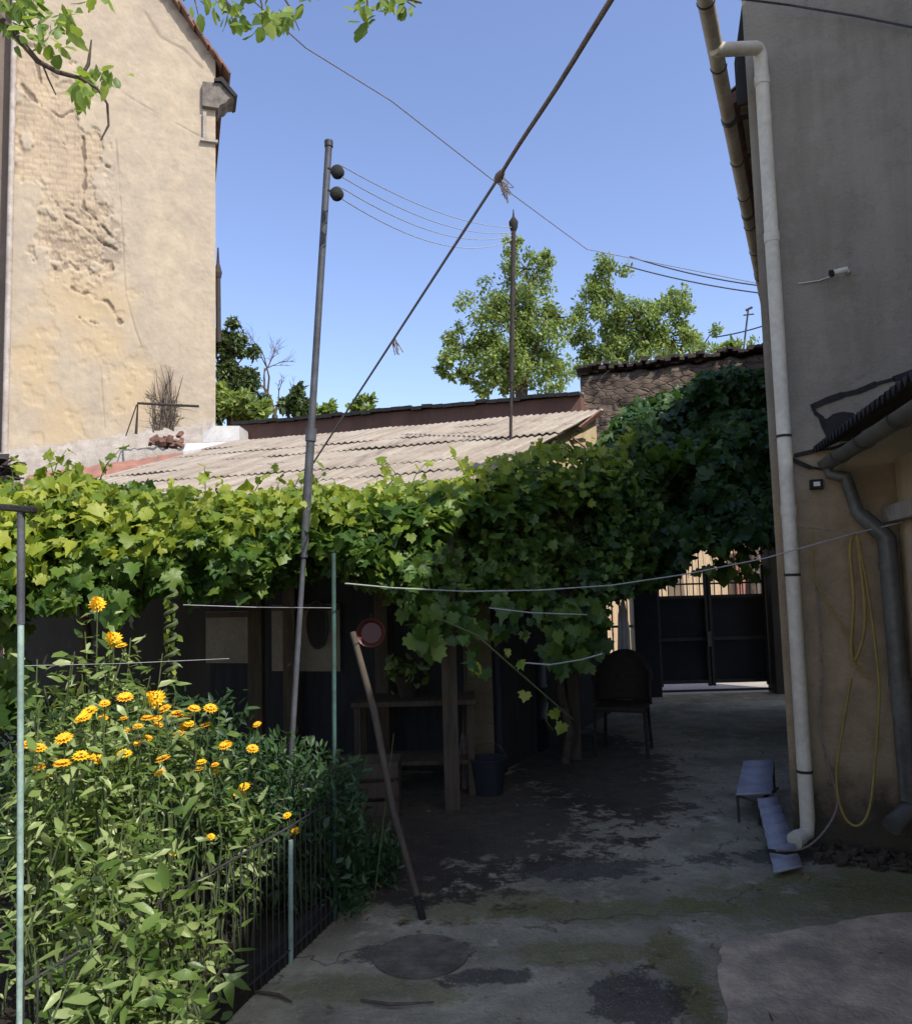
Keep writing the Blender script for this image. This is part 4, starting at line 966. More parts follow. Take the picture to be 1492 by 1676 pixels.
wire([P(190, 120, 14), P(360, 0, 12.5)], .006, M['cable'], 'thin faint cable running off the beige wall', .05) if False else None
wire([P(380, -30, 6), P(500, 78, 7), P(640, 165, 8), P(800, 290, 9.5), P(960, 408, 12), P(1100, 436, 12.5), P(1250, 466, 13)], .007, M['cable'], 'thin cable slanting across the sky behind the diagonal rope')
wire([P(1030, 420, 14), P(1245, 468, 12.8)], .012, M['wiredark'], 'upper dark cable between right tree and the grey house', .06)
wire([P(1020, 434, 14), P(1245, 480, 12.8)], .012, M['wiredark'], 'lower dark cable between right tree and the grey house', .05)
wire([P(1168, 552, 13.5), P(1250, 533, 12.5)], .012, M['wiredark'], 'short cable slanting up beside the roof antenna', .02)
wire([onR(1195, -4, .35), onR(1290, 8, .08), onR(1400, 26, .05), onR(1500, 46, .05)], .007, M['wiredark'], 'dark cable slanting over the top of the grey wall')
wire([P(565, 955, 3.9), P(640, 962, 4.2), P(760, 968, 4.6), P(880, 966, 4.8), P(1000, 958, 4.9), P(1120, 940, 4.9), P(1250, 914, 4.75), onR(1400, 872, .16), onR(1497, 850, .16)], .0038, M['wirelight'], 'long pale washing line sagging below the vine from fence to grey house', cat='washing line')
wire([onR(1306, 862, .16), onR(1340, 866, .14), onR(1400, 873, .16)], .004, M['rope'], 'short pale cord tied to the ivory drainpipe', cat='washing line')
wire([P(300, 990, 4.4), P(420, 994, 4.5), P(545, 995, 4.1)], .0022, M['wirelight'], 'thin wire under the vine left of the green fence post', cat='washing line')
wire([P(38, 1090, 2.35), P(200, 1086, 3.0), P(375, 1078, 3.7)], .0015, M['wirelight'], 'thin wire above the flowers tied to the near green post', cat='washing line')
wire([P(800, 995, 5.4), P(870, 1003, 5.5), P(960, 1006, 5.6)], .004, M['wirelight'], 'short pale twine under the middle of the vine', cat='washing line')
wire([P(848, 1084, 5.4), P(900, 1088, 5.4), P(950, 1080, 5.5), P(985, 1070, 5.5)], .005, M['wirelight'], 'low slack twine hanging in the shade under the vine', cat='washing line')
# antennas
t = thing('roof_antenna', 'small thin antenna above the stone wall near the drainpipe', 'antenna', P(1216, 590, 12)); m_ = MB(); m_.tube([P(1214, 590, 12), P(1224, 505, 12)], .014, 6); m_.build('mast', M['wiredark'], t)
m_ = MB(); m_.tube([P(1216, 516, 12), P(1233, 514, 12)], .012, 5); m_.tube([P(1220, 508, 12), P(1230, 503, 12)], .02, 5); m_.build('crossbar', M['wiredark'], t)
t = thing('chimney_flue', 'slim dark flue standing behind the corner of the beige house', 'flue', P(358, 540, 15)); m_ = MB(); m_.tube([P(358, 560, 15), P(357, 455, 15)], .05, 8); m_.build('pipe', M['rust'], t, True); m_ = MB(); m_.lathe(P(357, 455, 15), (0, 0, 1), [(0, .06), (.1, .08), (.3, .03), (.6, .015)], 8); m_.build('cowl', M['rust'], t)

# security camera, wall lamp
t = thing('security_camera', 'small white security camera on the upper grey wall', 'security camera', onR(1375, 446, .0))
c = onR(1372, 445, .10); m_ = MB(); m_.tube([onR(1388, 446, .0), onR(1386, 444, .07)], .012, 8); m_.build('arm', M['pvc'], t)
ax = (onR(1357, 448, .13) - onR(1385, 441, .09)).normalized(); m_ = MB(); m_.tube([onR(1385, 441, .09), onR(1361, 447, .12)], .018, 12); m_.build('housing', M['pvc'], t, True)
m_ = MB(); m_.tube([onR(1362, 447, .12), onR(1362, 447, .12) + ax * .015], .022, 12); m_.build('lens', M['black'], t, True)
m_ = MB(); m_.tube([onR(1360, 452, .02), onR(1340, 459, .012), onR(1305, 464, .012)], .004, 5); m_.build('lead', M['pvc'], t)
t = thing('wall_lamp', 'small dark square lamp with pale lens below the annex gutter', 'lamp', onR(1335, 793, 0))
m_ = MB(); m_.box(onR(1335, 793, .02), (.075, .04, .06), (uR, nR, Z)); m_.build('housing', M['black'], t, bevel=.006)
m_ = MB(); m_.box(onR(1336, 792, .042), (.036, .006, .026), (uR, nR, Z)); m_.build('lens', M['white'], t)

# hoses hanging on right wall
def hose(pts, r, label, mat=M['hose']):
    q = [onR(x, y, o_) for x, y, o_ in pts]
    # catmull-rom smoothing
    out = []
    for i in range(len(q) - 1):
        p0, p1, p2, p3 = q[max(i - 1, 0)], q[i], q[i + 1], q[min(i + 2, len(q) - 1)]
        for s_ in range(6):
            t_ = s_ / 6; out.append(.5 * ((2 * p1) + (p2 - p0) * t_ + (2 * p0 - 5 * p1 + 4 * p2 - p3) * t_**2 + (3 * p1 - p0 - 3 * p2 + p3) * t_**3))
    out.append(q[-1]); m = MB(); m.tube(out, r, 8); return tag(m.build('garden_hose', mat, smooth=True), label, 'hose', 'hoses hanging on the grey wall')
hose([(1400, 872, .13), (1408, 930, .12), (1414, 990, .12), (1412, 1040, .11), (1398, 1080, .1), (1392, 1060, .11), (1396, 980, .12), (1390, 900, .12), (1396, 872, .13)], .010, 'thick yellow hose looped in a bunch below the cord knot')
hose([(1402, 874, .14), (1418, 960, .12), (1432, 1060, .12), (1438, 1140, .12), (1430, 1260, .1), (1420, 1330, .13), (1400, 1352, .15), (1378, 1330, .12), (1368, 1270, .1), (1380, 1180, .08), (1392, 1110, .08)], .0075, 'long thin hose reaching down to the foot of the wall')
hose([(1328, 870, .1), (1327, 910, .09), (1334, 950, .08), (1352, 985, .06), (1375, 1020, .06), (1393, 1048, .07), (1398, 1080, .08), (1410, 1100, .06), (1425, 1110, .06)], .006, 'thin yellow hose crossing diagonally from beside the drainpipe')
hose([(1334, 950, .05), (1340, 1010, .05), (1344, 1100, .05), (1342, 1200, .05), (1366, 1290, .05), (1366, 1330, .12), (1340, 1370, .25), (1310, 1390, .40), (1270, 1392, .55)], .006, 'pale thin hose dropping straight down and over the folded panel', M['rope'])
# dark debris at the foot of the wall
t = thing('debris_heap', 'low heap of dark leaves and soil along the foot of the grey wall', 'debris', onR(1400, 1385, .1))
m_ = MB()
for i in range(130):
    p = onR(random.uniform(1335, 1500), 1380, random.uniform(.03, .28)); p.z = random.uniform(.0, .05); r = random.uniform(.012, .04)
    d = Vector((random.uniform(-1, 1), random.uniform(-1, 1), random.uniform(-.4, .4))).normalized(); e = d.cross(Z).normalized(); m_.box(p, (r * 1.8, r, r * .5), (d, e, d.cross(e)))
m_.build('litter', simple('dry_litter', (.11, .085, .055), (.05, .04, .028), .95, 20, .5), t)

# ================================================================== folded pale panel by drainpipe
t = thing('folded_panel', 'pale bluish ribbed panel lying folded beside the foot of the ivory drainpipe', 'panel', H(1270, 1400))
M['panel'] = simple('pale_blue_panel', (.36, .37, .42), (.26, .265, .31), .6, 6, .1)
def ribbed(q0, q1, q2, q3, n, name):   # quad q0-q1 far edge, q3-q2 near edge
    V = np.zeros((n * 4 + 1, 2, 3)); 
    nn = (q1 - q0).cross(q3 - q0).normalized(); nn = nn if nn.z > 0 else -nn
    for i in range(n * 4 + 1):
        f_ = i / (n * 4); hgt = .008 * math.sin(i * math.pi / 2) 
        V[i, 0] = q0.lerp(q3, f_) + nn * hgt; V[i, 1] = q1.lerp(q2, f_) + nn * hgt
    o = grid(name, V, M['panel'], t, False); md = o.modifiers.new('s', 'SOLIDIFY'); md.thickness = .012; return o
def HZ(px, py, z): return H(px, py, z)
ribbed(HZ(1216, 1248, .24), HZ(1266, 1245, .24), HZ(1262, 1300, .19), HZ(1204, 1302, .19), 4, 'upper_panel')
ribbed(HZ(1238, 1310, .16), HZ(1270, 1306, .16), HZ(1312, 1420, .03), HZ(1266, 1430, .03), 7, 'lower_panel')
m_ = MB()
for a_, b_ in (((1206, 1300, .18), (1210, 1310, .0)), ((1240, 1312, .15), (1236, 1392, .0)), ((1264, 1246, .23), (1262, 1352, .0)), ((1204, 1302, .18), (1240, 1312, .15)), ((1240, 1312, .15), (1272, 1290, .16)), ((1218, 1250, .22), (1225, 1330, 0))):
    q0_ = HZ(a_[0], a_[1], a_[2]); q1_ = HZ(b_[0], b_[1], b_[2]) if b_[2] > 0 else Vector((q0_.x, q0_.y, 0)); m_.tube([q0_, q1_], .009, 6)
m_.build('wire_stand', M['iron'], t)
m_ = MB(); m_.tube([HZ(1256, 1392, .09), HZ(1285, 1396, .10), HZ(1308, 1392, .09)], .010, 6); m_.build('strap', M['black'], t)

# ================================================================== gate and what lies beyond
gY = 11.35; GB = H(1160, 1136)
gl = PL(1068, 1134, GB, Vector((0, -1, 0))); grt = PL(1258, 1128, GB, Vector((0, -1, 0)))
def onG(px, py, off=0): return PL(px, py, GB, Vector((0, -1, 0)), off)
GT = thing('courtyard_gate', 'dark blue metal double gate with upright bars along its top', 'gate', (GB.x, GB.y, 0))
zb = .155; ztp = onG(1160, 974).z
x0g, xm, x1g = onG(1076, 1050).x, onG(1160, 1050).x, onG(1254, 1050).x; yg = GB.y
for (a_, b_) in ((x0g, xm - .01), (xm + .01, x1g)):
    m_ = MB(); m_.box(((a_ + b_) / 2, yg, (zb + ztp) / 2), (b_ - a_ - .06, .012, ztp - zb - .04)); lf = m_.build('leaf_panel', M['navy'], GT)
    m_ = MB()
    for zz_ in (zb + .02, (zb + ztp) / 2, ztp - .02): m_.box(((a_ + b_) / 2, yg - .022, zz_), (b_ - a_, .03, .045))
    for xx in (a_ + .02, b_ - .02): m_.box((xx, yg - .024, (zb + ztp) / 2 + .18), (.04, .034, ztp - zb + .44))
    m_.build('leaf_frame', M['iron'], lf)
    m_ = MB(); n_ = 8; 
    for i in range(1, n_): m_.tube([(a_ + (b_ - a_) * i / n_, yg - .01, ztp), (a_ + (b_ - a_) * i / n_, yg - .01, ztp + .62)], .008, 6)
    m_.box(((a_ + b_) / 2, yg - .01, ztp + .16), (b_ - a_, .012, .025)); m_.build('bars', M['iron'], lf)
m_ = MB(); m_.box((xm, yg + .012, (zb + ztp) / 2 + .18), (.07, .006, ztp - zb + .44)); m_.build('cover_strip', M['navy'], GT)
m_ = MB(); m_.box((xm - .02, yg - .06, (zb + ztp) / 2), (.05, .05, .2)); m_.build('lock', M['greypipe'], GT)
m_ = MB(); m_.box(((x0g + x1g) / 2, yg - .05, .06), (x1g - x0g, .04, .03)); m_.build('threshold_bar', M['iron'], GT)
# piers
for (pa, pb_, lab) in ((1034, 1074, 'dark narrow pier on the left side of the blue gate'), (1256, 1330, 'shaded plaster pier between the blue gate and the grey house')):
    xa, xb = onG(pa, 1050).x, onG(pb_, 1050).x; t = thing('gate_pier', lab, 'pier', ((xa + xb) / 2, yg, 0), 'piers of the courtyard gate')
    m_ = MB(); m_.box(((xa + xb) / 2, yg - .05, 1.15), (xb - xa, .3, 2.3)); m_.build('shaft', M['navy'] if pa < 1100 else M['plaster_shed'], t, bevel=.01)
    m_ = MB(); m_.box(((xa + xb) / 2, yg - .05, 2.33), (xb - xa + .06, .36, .06)); m_.build('cap', M['iron'], t)
# barred side leaf at left
xa, xb = onG(984, 1050).x, onG(1034, 1050).x
t = thing('barred_side_gate', 'narrow barred gate behind the hanging white towel', 'gate', ((xa + xb) / 2, yg, 0)); m_ = MB()
for i in range(4): m_.tube([(xa + (xb - xa) * (i + .5) / 4, yg, .4), (xa + (xb - xa) * (i + .5) / 4, yg, 2.0)], .01, 6)
m_.build('bars', M['iron'], t)
for z_ in (.42, .95, 1.98): m_ = MB(); m_.box(((xa + xb) / 2, yg, z_), (xb - xa, .03, .03)); m_.build('rail', M['iron'], t)
m_ = MB(); m_.box(((xa + xb) / 2, yg, .21), (xb - xa, .03, .4)); m_.build('kick_panel', M['navy'], t)
# yard wall left of the gate (behind shed)
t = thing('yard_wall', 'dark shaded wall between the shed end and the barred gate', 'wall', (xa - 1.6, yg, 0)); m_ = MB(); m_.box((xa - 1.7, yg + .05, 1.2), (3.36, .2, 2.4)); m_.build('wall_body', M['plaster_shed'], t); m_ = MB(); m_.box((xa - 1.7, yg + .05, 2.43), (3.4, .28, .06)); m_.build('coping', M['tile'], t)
# wooden fence across the street
t = thing('plank_fence', 'sunlit pale wooden plank fence seen beyond the gate', 'fence', (5.5, 16.2, 0))
for i in range(64):
    x_ = 1.6 + i * .155; m_ = MB() if i == 0 else m_
    m_.box((x_, 16.2 + random.uniform(-.01, .01), 1.28 + random.uniform(-.03, .03)), (.142, .025, 2.5))
m_.build('planks', M['plank'], t)
for z_ in (.5, 2.0): m_ = MB(); m_.box((6.5, 16.24, z_), (10, .05, .09)); m_.build('rail', M['wood'], t)
xr = PL(1230, 955, Vector((0, 16, 0)), Vector((0, -1, 0))).x
t = thing('red_panel', 'weathered red panel leaning on the plank fence beyond the gate', 'panel', (xr, 16.1, 0)); m_ = MB(); m_.box((xr, 16.08, 1.1), (.55, .04, 2.2)); m_.build('sheet', M['redsheet'], t); m_ = MB(); 
for dx in (-.2, 0, .2): m_.box((xr + dx, 16.05, 1.1), (.03, .03, 2.1))
m_.build('rib', M['redsheet'], t)
tree('street_tree', 'green treetop beyond the gate above the plank fence', [(1190, 905, 50, 22, 1), (1230, 890, 40, 20, 1), (1150, 905, 40, 18, .8)], 17.6, (1195, 980, 1200, 910), 1500, .15, M['tree'])
t = thing('street_house', 'pale sunlit house front far beyond the gate', 'house', (8, 24, 0)); m_ = MB(); m_.box((9, 26, 2.1), (16, 4, 4.2)); m_.build('wall', M['plaster_gable'], t)
m_ = MB(); m_.add([(.8, 23.8, 4.15), (17.2, 23.8, 4.15), (17.2, 26, 4.9), (.8, 26, 4.9), (17.2, 28.2, 4.15), (.8, 28.2, 4.15)], [(0, 1, 2, 3), (3, 2, 4, 5), (0, 3, 5), (1, 4, 2)]); m_.build('roof', M['tile'], t)
for x_ in (3.5, 6.5, 9.5, 12.5): m_ = MB(); m_.box((x_, 23.98, 2.3), (.9, .06, 1.3)); m_.build('window', M['glass'], t)

# towel
t = thing('hanging_towel', 'white towel hanging folded from the line beside the gate', 'towel', P(1020, 975, 8.2))
NU, NV = 22, 24; V = np.zeros((NV, NU, 3))
for j in range(NV):
    g_ = j / (NV - 1); l_ = 1018 - 7 * min(1, g_ * 3) - 1 * g_; r_ = 1020 + 8 * min(1, g_ * 2.2) + 5 * g_
    for i in range(NU):
        f_ = i / (NU - 1); V[j, i] = P(l_ + (r_ - l_) * f_, 974 + 128 * g_ - 60 * g_ * max(0, .55 - f_), 8.2 + .05 * math.sin(f_ * 9) * g_)
o = grid('cloth', V, M['white'], t); md = o.modifiers.new('s', 'SOLIDIFY'); md.thickness = .004
m_ = MB(); m_.box(P(1019, 966, 8.2), (.02, .03, .1)); m_.build('peg', M['white'], t)

# chair
def rot(p, a): return Vector((p.x * math.cos(a) - p.y * math.sin(a), p.x * math.sin(a) + p.y * math.cos(a), p.z))
cb = H(1022, 1232); t = thing('garden_chair', 'dark wicker armchair standing in the shaded passage', 'chair', cb); M['wicker'] = simple('dark_wicker', (.06, .045, .03), (.03, .022, .018), .7, 40, .6)
def cp(x, y, z): return cb + rot(Vector((x, y, z)), R_(-20))
for x_, y_ in ((-.22, -.2), (.22, -.2), (-.2, .22), (.2, .22)): m_ = MB(); m_.tube([cp(x_ * 1.08, y_ * 1.08, 0), cp(x_, y_, .42)], .016, 8); m_.build('leg', M['wicker'], t, True)
m_ = MB(); m_.prism([cp(-.24, -.24, .40), cp(.24, -.24, .40), cp(.22, .24, .40), cp(-.22, .24, .40)], Z * .05); m_.build('seat', M['wicker'], t, bevel=.015)
NU, NV = 24, 12; V = np.zeros((NV, NU, 3))
for j in range(NV):
    for i in range(NU):
        an = math.pi * (i / (NU - 1)); rr = .27; hh = .45 + (.22 + .24 * math.sin(an)**1.2) * j / (NV - 1)
        V[j, i] = cp(rr * math.cos(an), -.02 + (rr + .06 * j / NV) * math.sin(an), hh)
o = grid('backrest', V, M['wicker'], t); md = o.modifiers.new('s', 'SOLIDIFY'); md.thickness = .022
m_ = MB(); m_.tube([Vector(V[-1, i]) for i in range(NU)], .016, 8); m_.build('top_rim', M['wicker'], t, True)

# table with bowl under pergola
tb = H(690, 1310); t = thing('work_table', 'low wooden table in the shade behind the leaning prop', 'table', tb)
def tpnt(x, y, z): return tb + Vector((x, y, z))
m_ = MB(); m_.box(tpnt(-.05, .3, .70), (.95, .5, .04)); m_.build('tabletop', M['wood'], t, bevel=.005)
for x_ in (-.48, .38):
    for y_ in (.1, .5): m_ = MB(); m_.box(tpnt(x_, y_, .34), (.05, .05, .68)); m_.build('leg', M['wood'], t)
m_ = MB(); m_.box(tpnt(-.05, .3, .25), (.85, .42, .03)); m_.build('shelf', M['wood'], t)
t = thing('potted_plant', 'yellowish leafy plant in a pot on the shaded table', 'potted plant', tpnt(-.1, .3, .72)); m_ = MB(); m_.lathe(tpnt(-.1, .3, .72), (0, 0, 1), [(0, .07), (.14, .1), (.15, .11), (.17, .11), (.17, .09)], 16); m_.build('pot', M['wicker'], t, True)
n = 90; pos = np.array(tpnt(-.1, .3, .93)) + rng.normal(size=(n, 3)) * np.array([.08, .07, .07]); leaves('foliage', pos, rdir(n, (0, 0, .2)), rdir(n, (0, -.5, 1)), rng.uniform(.05, .1, n), oval_T, M['herb'], t)
# crate and buckets in the shade
c_ = H(600, 1330); t = thing('storage_crate', 'brown wooden crate under the shaded work table', 'crate', c_); m_ = MB()
for zz_ in (.06, .19, .32): m_.box(c_ + Vector((0, -.155, zz_)), (.48, .015, .10)); m_.box(c_ + Vector((0, .155, zz_)), (.48, .015, .10)); m_.box(c_ + Vector((-.235, 0, zz_)), (.015, .295, .10)); m_.box(c_ + Vector((.235, 0, zz_)), (.015, .295, .10))
m_.box(c_ + Vector((0, 0, .012)), (.45, .29, .015)); m_.build('slats', M['wood'], t)
m_ = MB()
for x_ in (-.22, .22):
    for y_ in (-.14, .14): m_.box(c_ + Vector((x_, y_, .19)), (.028, .012, .37))
m_.build('corner_post', M['woodpale'], t)

# leaning prop, red basin, mirror, box
t = thing('leaning_prop', 'long bare wooden prop leaning up against the vine from the yard', 'prop', H(692, 1506))
b_ = H(692, 1506, .0); tp_p = P(577, 1035, 4.4); m_ = MB(); m_.tube([b_, b_.lerp(tp_p, .08), b_.lerp(tp_p, .35) + Vector((-.015, 0, 0)), b_.lerp(tp_p, .7) + Vector((.012, 0, 0)), tp_p], [.014, .016, .018, .019, .017], 9); m_.build('shaft', M['woodpale'], t, True)
m_ = MB(); m_.tube([b_ - Z*.0, b_.lerp(tp_p, .075)], .0185, 9); m_.build('rubber_foot', M['black'], t)
c = P(608, 1036, 5.6); t = thing('hanging_basin', 'round red enamel basin hanging in shade above the leaning prop', 'basin', c)
m_ = MB(); m_.lathe(c, (0, -1, 0.1), [(0, .0), (0, .06), (-.0, .075), (.05, .095), (.055, .10), (.05, .088), (.012, .07), (.01, .0)], 24); m_.build('bowl', M['redbasin'], t, True)
m_ = MB(); m_.tube([c + Z * .09 + Vector((0, -.03, 0)), c + Z * .13], .006, 6); m_.build('hook', M['iron'], t)
def frontpt(px, py, off=.02): 
    n_ = Vector((uS.y, -uS.x, 0)); n_ = -n_ if n_.y > 0 else n_
    return PL(px, py, gz(fR, 0), n_, off)
wax = (uS, Vector((-uS.y, uS.x, 0)), Z)
c = frontpt(520, 1022, .05); t = thing('oval_mirror', 'dark oval mirror hanging on the pale shed wall', 'mirror', c); nS = (frontpt(520, 1022, .1) - c); nS = Vector((uS.y, -uS.x, 0)); nS = nS if nS.y < 0 else -nS
m_ = MB(); el_ = [c + uS * (.10 * math.cos(a)) + Z * (.21 * math.sin(a)) for a in np.linspace(0, 2 * math.pi, 28)[:-1]]; m_.prism(el_, nS * .02); m_.build('glass', M['black'], t)
m_ = MB(); m_.tube([p + nS * .01 for p in el_] + [el_[0] + nS * .01], .012, 6); m_.build('frame', M['iron'], t, True)
M['panelbeige'] = simple('pale_board', (.30, .27, .22), (.22, .2, .16), .85, 4, .2)
for (xa_, ya_, xb_, yb_, lab) in ((446, 988, 556, 1098, 'large pale board standing against the shed wall behind the mirror'), (338, 1000, 414, 1085, 'smaller pale board against the shed wall left of the dark post')):
    a_ = frontpt(xa_, yb_, .02); b_ = frontpt(xb_, ya_, .02); hh = b_.z - a_.z; m_ = MB(); t = thing('wall_board', lab, 'board', gz(a_, a_.z), 'pale boards on the shed wall')
    m_.box((a_ + b_) / 2 - nS * .0, (abs((b_ - a_).dot(uS)), .02, hh), (uS, nS, Z)); m_.build('sheet', M['panelbeige'], t)
    m_ = MB(); m_.box((a_ + b_) / 2 + nS * .015 + Z * (hh / 2 - .03), (abs((b_ - a_).dot(uS)), .02, .05), (uS, nS, Z)); m_.build('batten', M['wood'], t)

# ================================================================== garden fence
FE = thing('garden_fence', 'low dark rod fence with pale green posts edging the flower bed', 'fence', (-.9, 3.0, 0))
fp = [H(32, 1990), H(262, 1770), H(476, 1578), H(548, 1508), Vector((-.62, 5.0, 0))]
p33t = P(35, 838, fp[0].y); 
m_ = MB(); m_.tube([fp[0], gz(p33t, p33t.z)], .0085, 10); p1 = m_.build('post', M['polegreen'], FE, True)
m_ = MB(); m_.tube([p33t.lerp(fp[0], .0), p33t.lerp(fp[0], .17)], .0105, 10); m_.build('dark_sleeve', M['polegrey'], p1, True)
m_ = MB(); m_.box(p33t + Vector((-.012, 0, .01)), (.105, .03, .018), ((Vector((1, 0, -.12))).normalized(), Vector((0, 1, 0)), Vector((.12, 0, 1)).normalized())); m_.build('cross_cap', M['black'], p1, bevel=.004)
for b_, py_t, px_t, mt in ((fp[2], 1375, 476, 'polegreen'), (fp[3], 905, 546, 'polegreen_dk')):
    q = P(px_t, py_t, b_.y); m_ = MB(); m_.tube([b_, q], .011, 10); m_.build('post', M[mt], FE, True)
allp = []
for A_, B_ in zip(fp[:-1], fp[1:]):
    n_ = max(2, int((B_ - A_).length / .045)); allp += [A_.lerp(B_, i / n_) for i in range(n_)]
m_ = MB()
for i, p in enumerate(allp[:100]):
    m_.tube([p, p + Z * (.60 + random.uniform(-.01, .01))], .0028, 5)
m_.build('rods', M['iron'], FE)['kind'] = 'stuff'
for z_ in (.06, .57): m_ = MB(); m_.tube([A_ + Z * z_ for A_ in fp], .0045, 6); m_.build('rail', M['iron'], FE)
m_ = MB()
for A_, B_ in zip(fp[:-1], fp[1:]):
    d = (B_ - A_).normalized(); s = Vector((-d.y, d.x, 0)); m_.box((A_ + B_) / 2 + s * .03 + Z * .05, ((B_ - A_).length, .05, .12), (d, s, Z))
m_.build('kerb', M['black'], FE)

# ================================================================== flowering plants
FL = dict(y=[(160, 990), (187, 1048), (258, 1145), (400, 1288), (392, 1300), (345, 1370), (470, 1335)],
          o=[(205, 1130), (145, 1157), (140, 1183), (265, 1180), (298, 1172), (322, 1170), (337, 1163), (330, 1187), (290, 1178), (308, 1195), (375, 1230), (255, 1262), (335, 1250), (352, 1272), (150, 1240), (62, 1232), (95, 1245), (428, 1180), (413, 1215), (292, 1392), (212, 1208), (228, 1200), (240, 1186), (270, 1160), (48, 1225), (170, 1180), (225, 1225), (180, 1150), (208, 1052), (480, 1352), (110, 1205), (320, 1250), (268, 1252), (60, 1250), (82, 1262), (128, 1228), (165, 1250), (205, 1232), (195, 1170), (255, 1188), (310, 1180), (240, 1210), (345, 1262), (128, 1172), (285, 1196)])
plants = [(160, 1000, 3.5), (90, 1230, 2.9), (150, 1190, 3.0), (215, 1170, 3.2), (262, 1180, 3.3), (300, 1190, 3.4), (345, 1240, 3.4), (240, 1270, 2.9), (120, 1330, 2.6), (190, 1400, 2.5), (395, 1250, 3.7), (440, 1240, 4.0), (470, 1330, 3.9), (320, 1380, 3.1), (50, 1280, 3.1), (250, 1420, 2.7), (160, 1500, 2.35), (90, 1560, 2.3), (235, 1580, 2.55), (270, 1560, 2.62), (300, 1470, 2.95), (205, 1620, 2.35), (85, 1075, 3.3), (135, 1055, 3.5), (55, 1135, 3.2), (228, 1105, 3.6)]
labs = ['tallest yellow flowered plant reaching up to the vine at left', 'orange flowered plant just right of the near green post', 'orange flowered plant left of the middle of the bed', 'clump with orange flowers under the high yellow bloom', 'plant with a large round yellow bloom at its top', 'plant crowded with flat orange blooms at the top of the bed', 'plant with orange blooms on the sunlit right side of the bed', 'leafy plant with one broad orange bloom in the middle of the bed', 'pale leaved plant low beside the near green post', 'broad leafed pale green plant in the centre of the bed', 'plant with two yellow orange blooms at the shadow edge', 'shaded plant with dull orange blooms below the shed wall', 'darkest shaded plant with two small yellow blooms by the short fence post', 'sunlit plant with a single yellow bloom low on the right', 'few leaved plant behind the near green post', 'trailing pale leaved plant over the rod fence', 'lowest pale plant hanging over the fence rods at the bottom', 'bottom left plant with thin pale leaves by the post foot', 'bottom plant with bright drooping leaves near the dark kerb', 'thin stemmed sprig leaning out over the dark kerb', 'small sunlit sprig poking through the fence at the shadow edge', 'lowest bright sprig at the bottom edge beside the kerb', 'tall thin leafy stem rising beside the near green post', 'tall leafy stem under the highest yellow bloom', 'leafy stem without blooms just right of the near green post', 'tall leafy stem below the coiled hanging shoot']
allf = [(x, y, 'yellow') for x, y in FL['y']] + [(x + random.uniform(-9, 9), y + random.uniform(-12, 12), 'orange' if random.random() < .7 else 'yellow') for x, y in FL['o']]
own = {i: [] for i in range(len(plants))}
for (x, y, c_) in allf:
    j = min(range(len(plants)), key=lambda i: abs(plants[i][0] - x) + .7 * abs(plants[i][1] - y) - (0 if plants[i][1] >= y - 45 or True else 50)); own[j].append((x, y, c_))
def flower(p, col, parent, r, nrm, double):
    nrm = nrm.normalized(); a = nrm.cross(Vector((0.1, 1, 0.2))).normalized(); b = nrm.cross(a); m = MB()
    layers = 4 if double else 2
    for l in range(layers):
        k_ = 14 - 2 * l; rr = r * (1 - .2 * l); lift = .25 * l * r
        for i in range(k_):
            an = 2 * math.pi * (i + .5 * l) / k_ + random.uniform(-.08, .08); d = a * math.cos(an) + b * math.sin(an); s = nrm.cross(d)
            q0_ = p + nrm * lift; up_ = nrm * (r * (.12 + .22 * l) * (1 if double else .25))
            m.add([q0_ + d * rr * .12, q0_ + d * rr * .6 + s * rr * .2 + up_, q0_ + d * rr + up_ * .6, q0_ + d * rr * .6 - s * rr * .2 + up_], [(0, 1, 2, 3)])
    f_ = m.build('flower', M[col], parent)
    m = MB(); m.lathe(p + nrm * (r * (.15 if not double else .6)), nrm, [(0, r * .26), (r * .12, r * .22), (r * .2, r * .1)], 10); m.build('flower_centre', M['flowercore'] if not double and random.random() < .5 else M[col], f_)
